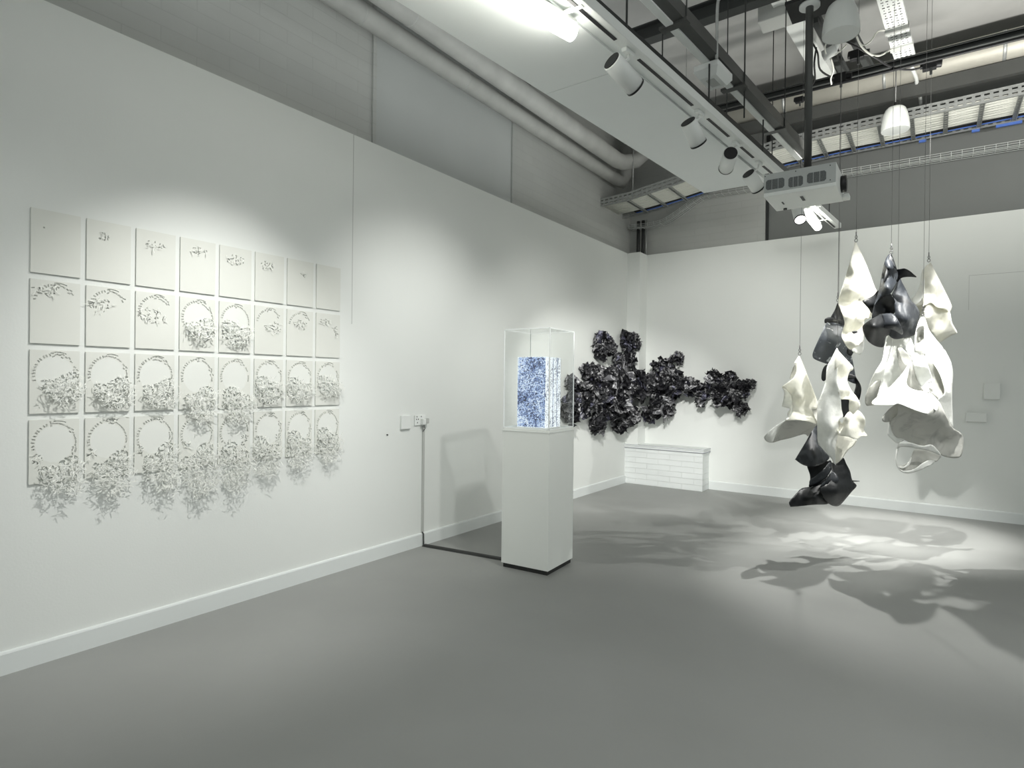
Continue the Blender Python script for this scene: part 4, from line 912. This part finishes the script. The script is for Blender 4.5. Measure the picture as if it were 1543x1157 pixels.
H_.flap(TH, [(405,287),(392,340),(380,400),(370,480),(430,520),(530,535),(592,592),(601,625),(585,668),(560,650),(540,655),(520,690),(430,665),(310,618),(265,628),(132,626),(117,602),(150,572),(250,490),(340,392)],
  [(405,287,.0),(370,400,-.02),(120,605,-.08),(250,560,-.08),(370,480,-.03),(310,618,-.20),(520,690,-.26),(430,560,-.10),(530,540,-.04),(600,620,-.12),(430,640,-.22)], 'white', amp=.006)
H_.flap(TH, [(308,614),(400,645),(520,690),(545,645),(572,660),(598,600),(650,695),(700,790),(765,835),(780,890),(770,980),(745,1010),(690,1012),(615,990),(540,920),(480,930),(430,922),(350,880),(288,858),(260,810),(243,750),(298,700)],
  [(308,614,-.16),(520,690,-.22),(598,600,-.10),(430,800,.02),(300,800,.0),(600,800,.04),(700,790,.0),(770,860,.06),(690,1010,.08),(480,925,.12),(620,980,.12),(245,750,-.04)], 'mottleshade', amp=.014)
H_.flap(TH, [(312,612),(305,690),(270,735),(240,750),(200,750),(190,725),(210,690),(255,645)], [(312,612,-.17),(240,750,-.04),(195,730,-.12),(230,690,-.08)], 'mottleshade')
H_.flap(TH, [(240,758),(262,820),(290,862),(352,876),(302,906),(265,880),(232,848),(228,825)], [(240,760,-.03),(290,862,-.03),(235,840,-.06),(340,880,.0)], 'white')
H_.flap(TH, [(298,948),(305,920),(330,895),(400,902),(480,925),(540,915),(575,935),(616,992),(530,962),(430,942),(330,930)], [(300,945,-.08),(400,910,-.10),(540,920,-.05),(610,990,.0)], 'white')
H_.flap(TH, [(432,946),(530,960),(612,992),(598,1025),(572,1042),(520,1033),(485,1058),(420,1096),(350,1110),(308,1074),(372,1052),(402,1000)],
  [(432,946,.02),(612,992,.06),(570,1040,.02),(480,1055,.06),(340,1105,.0),(400,1000,.04)], 'mottleshade', base=.02)
H_.flap(TH, [(305,1074),(345,1106),(420,1094),(480,1052),(530,1028),(574,1041),(500,1086),(400,1122),(345,1120),(310,1095),(288,1050),(285,1000),(300,940),(315,930),(297,1000)],
  [(300,940,-.06),(290,1010,-.08),(345,1112,-.06),(480,1070,-.05),(572,1041,.0)], 'white', sub=3, step=2)
H_.flap(TH, [(305,1074),(340,1078),(375,1055),(398,1010),(402,1018),(385,1065),(350,1085),(322,1086)], [(340,1078,-.01)], 'white', sub=3, step=1.6)
H_.finish((1391, 476))
# F  black front
F_ = Hang('hanging_hide', 'black folded hide with curling brims and a pointed beak, hung on a hook', 4.95, G2)
F_.flap(TF, [(240,490),(185,545),(110,585),(72,596),(80,622),(130,680),(178,738),(215,660),(250,580)], [(75,600,.04),(240,500,.10),(178,738,.08),(180,640,.02)], 'blackhide', base=.04)
F_.flap(TF, [(472,350),(505,410),(545,485),(600,600),(650,650),(690,720),(690,775),(664,860),(640,966),(560,996),(450,1018),(395,1008),(355,970),(340,900),(360,740),(425,740),(400,560),(385,540),(440,430)],
  [(472,350,.04),(600,600,.06),(690,740,.14),(500,650,-.02),(420,600,.04),(560,800,-.06),(450,830,-.02),(640,960,.08),(450,1015,.06),(360,960,.08)], 'greyhide', base=.04)
F_.flap(TF, [(370,92),(395,120),(440,250),(475,300),(470,350),(440,425),(370,526),(300,545),(240,592),(198,652),(210,600),(250,480),(270,370),(300,220),(330,130)],
  [(370,92,0),(300,300,.02),(370,250,-.07),(440,300,.03),(270,450,.0),(340,450,-.10),(430,420,.0),(200,650,.0),(370,525,-.06)], 'greyhide', amp=.004)
F_.flap(TF, [(368,92),(396,118),(442,252),(420,240),(385,215),(345,320),(300,400),(330,250)], [(370,100,.0),(400,200,-.04),(310,380,-.05)], 'blackhide', base=-.015)
F_.flap(TF, [(440,262),(480,256),(530,250),(590,280),(630,315),(658,343),(600,340),(540,342),(488,356),(440,405),(455,330),(455,290)], [(450,270,-.02),(530,255,-.10),(655,342,-.04),(540,330,-.03),(445,390,.02)], 'blackhide')
F_.flap(TF, [(372,524),(300,545),(235,595),(196,655),(174,792),(230,765),(290,742),(410,742),(428,660),(420,590),(395,556)], [(300,545,-.04),(200,660,.0),(300,640,.10),(400,650,.08),(180,780,.0)], 'blackhide', base=.01)
F_.flap(TF, [(285,748),(225,768),(170,800),(90,855),(71,900),(90,970),(130,1040),(200,1090),(270,1107),(302,1095),(312,1040),(325,990),(362,965),(375,900),(330,850)],
  [(285,750,-.04),(170,800,-.08),(72,900,-.02),(180,880,-.16),(270,880,-.13),(130,1040,.0),(270,1105,.08),(250,1000,-.02),(360,950,.05)], 'blackhide')
F_.flap(TF, [(283,755),(350,738),(410,750),(455,810),(495,890),(512,945),(492,970),(430,930),(360,903),(296,890),(300,820)], [(285,760,-.04),(400,760,-.10),(500,950,-.02),(300,885,-.06),(430,860,-.14)], 'greyhide', base=-.02)
F_.finish((1343, 384))

# ------------------------------------------------------------------ dark paper foliage in the corner
clusters = [(240,170,80,75),(415,150,58,78),(370,260,95,62),(500,270,70,55),(620,290,85,45),(700,245,48,36),(150,330,62,52),(250,400,125,105),(420,420,135,115),(560,400,95,78),(680,400,85,85),(130,500,95,115),(300,530,115,95),(470,520,95,85),(600,560,110,62),(210,655,52,60),(340,650,64,62),(482,630,22,72),(790,430,72,60),(860,450,62,46),(930,390,60,62),(1030,370,52,36),(1000,480,82,72),(1085,450,75,60),(1100,560,48,52),(1150,408,24,26),(45,560,60,115),(45,400,36,55),(850,525,26,26),(350,400,95,80),(500,450,90,70),(200,470,90,80),(400,600,80,60),(640,480,80,60),(540,600,60,40),(240,590,70,50),(330,320,60,50),(1000,430,70,50)]
ft = empty('paper_foliage_sculpture', (0.3, -0.9, 1.3), 'sprawling cluster of crumpled black and violet printed paper leaves on the corner walls', 'wall sculpture')
rnd = random.Random(11)
def walldepth(px):
    best = 99
    d = ray(px, 580)
    tx = (0-CAMP.x)/d.x if d.x < 0 else 99
    if tx < best and CAMP.y+d.y*tx < 0: best = tx
    for (y, x0, x1) in ((0.0, 0.2, 9), (-0.27, 0, 0.2)):
        t_ = (y-CAMP.y)/d.y; xx = CAMP.x+d.x*t_
        if x0 <= xx <= x1: best = min(best, t_)
    return best
for (cx_, cy_, ru, rv) in clusters:
    px, py = 850+cx_/4.133, 480+cy_/4.133
    wd = walldepth(px); rr = (ru+rv)/2/4.133*wd/F
    thick = min(0.20, max(0.07, rr*0.8)); D0 = wd-0.08-thick
    n = int(22+ru*rv/140); m = MB()
    for k in range(n):
        for _ in range(9):
            g = Vector((rnd.uniform(-1, 1), rnd.uniform(-1, 1), rnd.uniform(-1, 1)))
            if g.length < 1: break
        c0 = dp(px+g.x*ru/4.133*.88, py+g.y*rv/4.133*.88, D0+g.z*thick)
        size = rnd.uniform(.075, .16)*(0.6 if min(ru, rv) < 50 else 0.8 if min(ru, rv) < 66 else 1)
        nrm = Vector((g.x*.8+rnd.uniform(-.7, .7), -g.y*.6+rnd.uniform(-.7, .7), -0.2*g.z+rnd.uniform(-.3, 1))); nrm = (R @ nrm).normalized()
        a = nrm.cross(Vector((rnd.uniform(-1, 1), rnd.uniform(-1, 1), rnd.uniform(-1, 1)))).normalized(); bb = nrm.cross(a)
        N = 5; cup = rnd.uniform(-.5, 1.1); twist = rnd.uniform(-.8, .8); ph = rnd.uniform(0, 50); pl = rnd.choice((2, 3, 4)); idx = []
        asp = rnd.uniform(.55, 1.0); n0 = len(m.v)
        for i in range(N+1):
            for j in range(N+1):
                u = i/N*2-1; v = j/N*2-1
                k_ = math.sqrt(max(0, 1-.38*v*v)); uu = u*k_*(1+.25*noise.noise(Vector((u*2, v*2, ph))))
                hgt = cup*(u*u+v*v)*.35+twist*u*v*.5+.16*math.sin(u*pl*2.2+ph)+.26*noise.noise(Vector((u*1.5, v*1.5, ph+9)))
                q = c0+(a*uu*asp+bb*v+nrm*hgt)*size*.62
                # stay in front of walls
                q.x = max(q.x, 0.01 if q.y < -0.28 else (0.205 if q.y > -0.27 and q.x < .2 else q.x)); q.y = min(q.y, -0.01)
                if q.x < 0.2 and q.y > -0.29: q.y = -0.29
                m.v.append(tuple(q))
        m.cur = rnd.choices((0, 1, 2, 3), (44, 34, 9, 13))[0]
        for i in range(N):
            for j in range(N):
                a_ = n0+i*(N+1)+j; m.f.append((a_, a_+1, a_+N+2, a_+N+1)); m.mi.append(m.cur)
    o = m.build('leaf_cluster', [MT['petal1'], MT['petal2'], MT['petal3'], MT['petal4']], ft, False)
    o['kind'] = 'stuff'

# ------------------------------------------------------------------ lights
def spot(loc, tgt, power, size, blend=0.6, rad=0.04, colr=(1, 0.995, 0.96)):
    l = bpy.data.lights.new('spot_lamp', 'SPOT'); l.energy = power; l.spot_size = math.radians(size); l.spot_blend = blend; l.shadow_soft_size = rad; l.color = colr
    o = bpy.data.objects.new('spot_lamp', l); col.objects.link(o); o.location = loc
    o.rotation_euler = (Vector(tgt)-Vector(loc)).to_track_quat('-Z', 'Y').to_euler(); return o
def area(loc, rot, sx, sy, power, colr=(0.97, 1, 0.985)):
    l = bpy.data.lights.new('unseen_area_light', 'AREA'); l.shape = 'RECTANGLE'; l.size = sx; l.size_y = sy; l.energy = power; l.color = colr
    o = bpy.data.objects.new('unseen_area_light', l); col.objects.link(o); o.location = loc; o.rotation_euler = rot; return o
# track spots washing the paper grid (fixtures further along the track) and an added plinth fill
spot((2.0, -8.3, 3.35), (0, -7.2, 1.1), 26, 60, 1.0, 0.03)
spot((3.3, -7.3, 3.3), (1.2, -4.5, 0.7), 60, 26, 1.0, 0.05)  # unseen spot added from the camera side to brighten the plinth
spot((1.6, -6.65, 3.37), (0.0, -6.55, 0.85), 215, 72, 1.0, 0.015)
spot((2.3, -5.1, 3.3), (0, -4.6, 1.4), 150, 70, 1.0, 0.05)
# the spotlights seen on the track
spot(S[0][0]+S[0][1]*0.03, (0.3, -1.25, 0.8), 560, 42, 0.6, 0.03)
spot(S[1][0]+S[1][1]*0.03, (1.3, -0.2, 1.4), 225, 60, 0.7, 0.03)
spot(S[2][0]+S[2][1]*0.03, (0.0, -2.6, 1.4), 90, 70, 1.0, 0.06)
spot(S[3][0]+S[3][1]*0.03, (2.9, -2.4, 1.3), 150, 40, 0.6, 0.03)
spot(S[4][0]+S[4][1]*0.03, (3.4, -2.9, 0.5), 320, 54, 0.6, 0.02)
# second track on the right side of the room, out of view
spot((3.75, -3.3, 3.5), (3.4, -1.6, 0.4), 520, 46, 0.8, 0.02)
spot((4.5, -1.3, 3.5), (3.5, -1.2, 0.0), 620, 38, 0.8, 0.02)
spot((5.3, -1.5, 3.6), (2.8, -2.55, 0.5), 300, 37, 0.6, 0.02)
spot((5.2, -3.6, 3.4), (3.2, -2.3, 1.7), 210, 50, 0.8, 0.03)
# unseen area lights: added room fill, duct uplight, added uplights brightening roof and walls
area((5.6, -7.5, 3.4), (0, 0, 0), 0.15, 3.0, 70)
area((4.9, -5.6, 4.3), (0, 0, 0), 1.2, 3.0, 22)
area((4.6, -2.2, 3.75), (math.radians(145), 0, 0), 3.5, 0.12, 55, (1, 0.99, 0.93))
area((3.0, -7.0, 3.6), (math.pi, 0, 0), 0.15, 3.0, 32)
area((0.9, -5.0, 3.6), (math.pi, 0, 0), 0.12, 6.0, 20)
w = bpy.data.worlds.new('world'); sc.world = w; w.use_nodes = True
w.node_tree.nodes['Background'].inputs[0].default_value = (0.93, 1.0, 0.97, 1); w.node_tree.nodes['Background'].inputs[1].default_value = 0.42
sc.view_settings.view_transform = 'Standard'; sc.view_settings.look = 'None'; sc.view_settings.gamma = 1.0; sc.view_settings.use_curve_mapping = False
sc.view_settings.exposure = 0.1
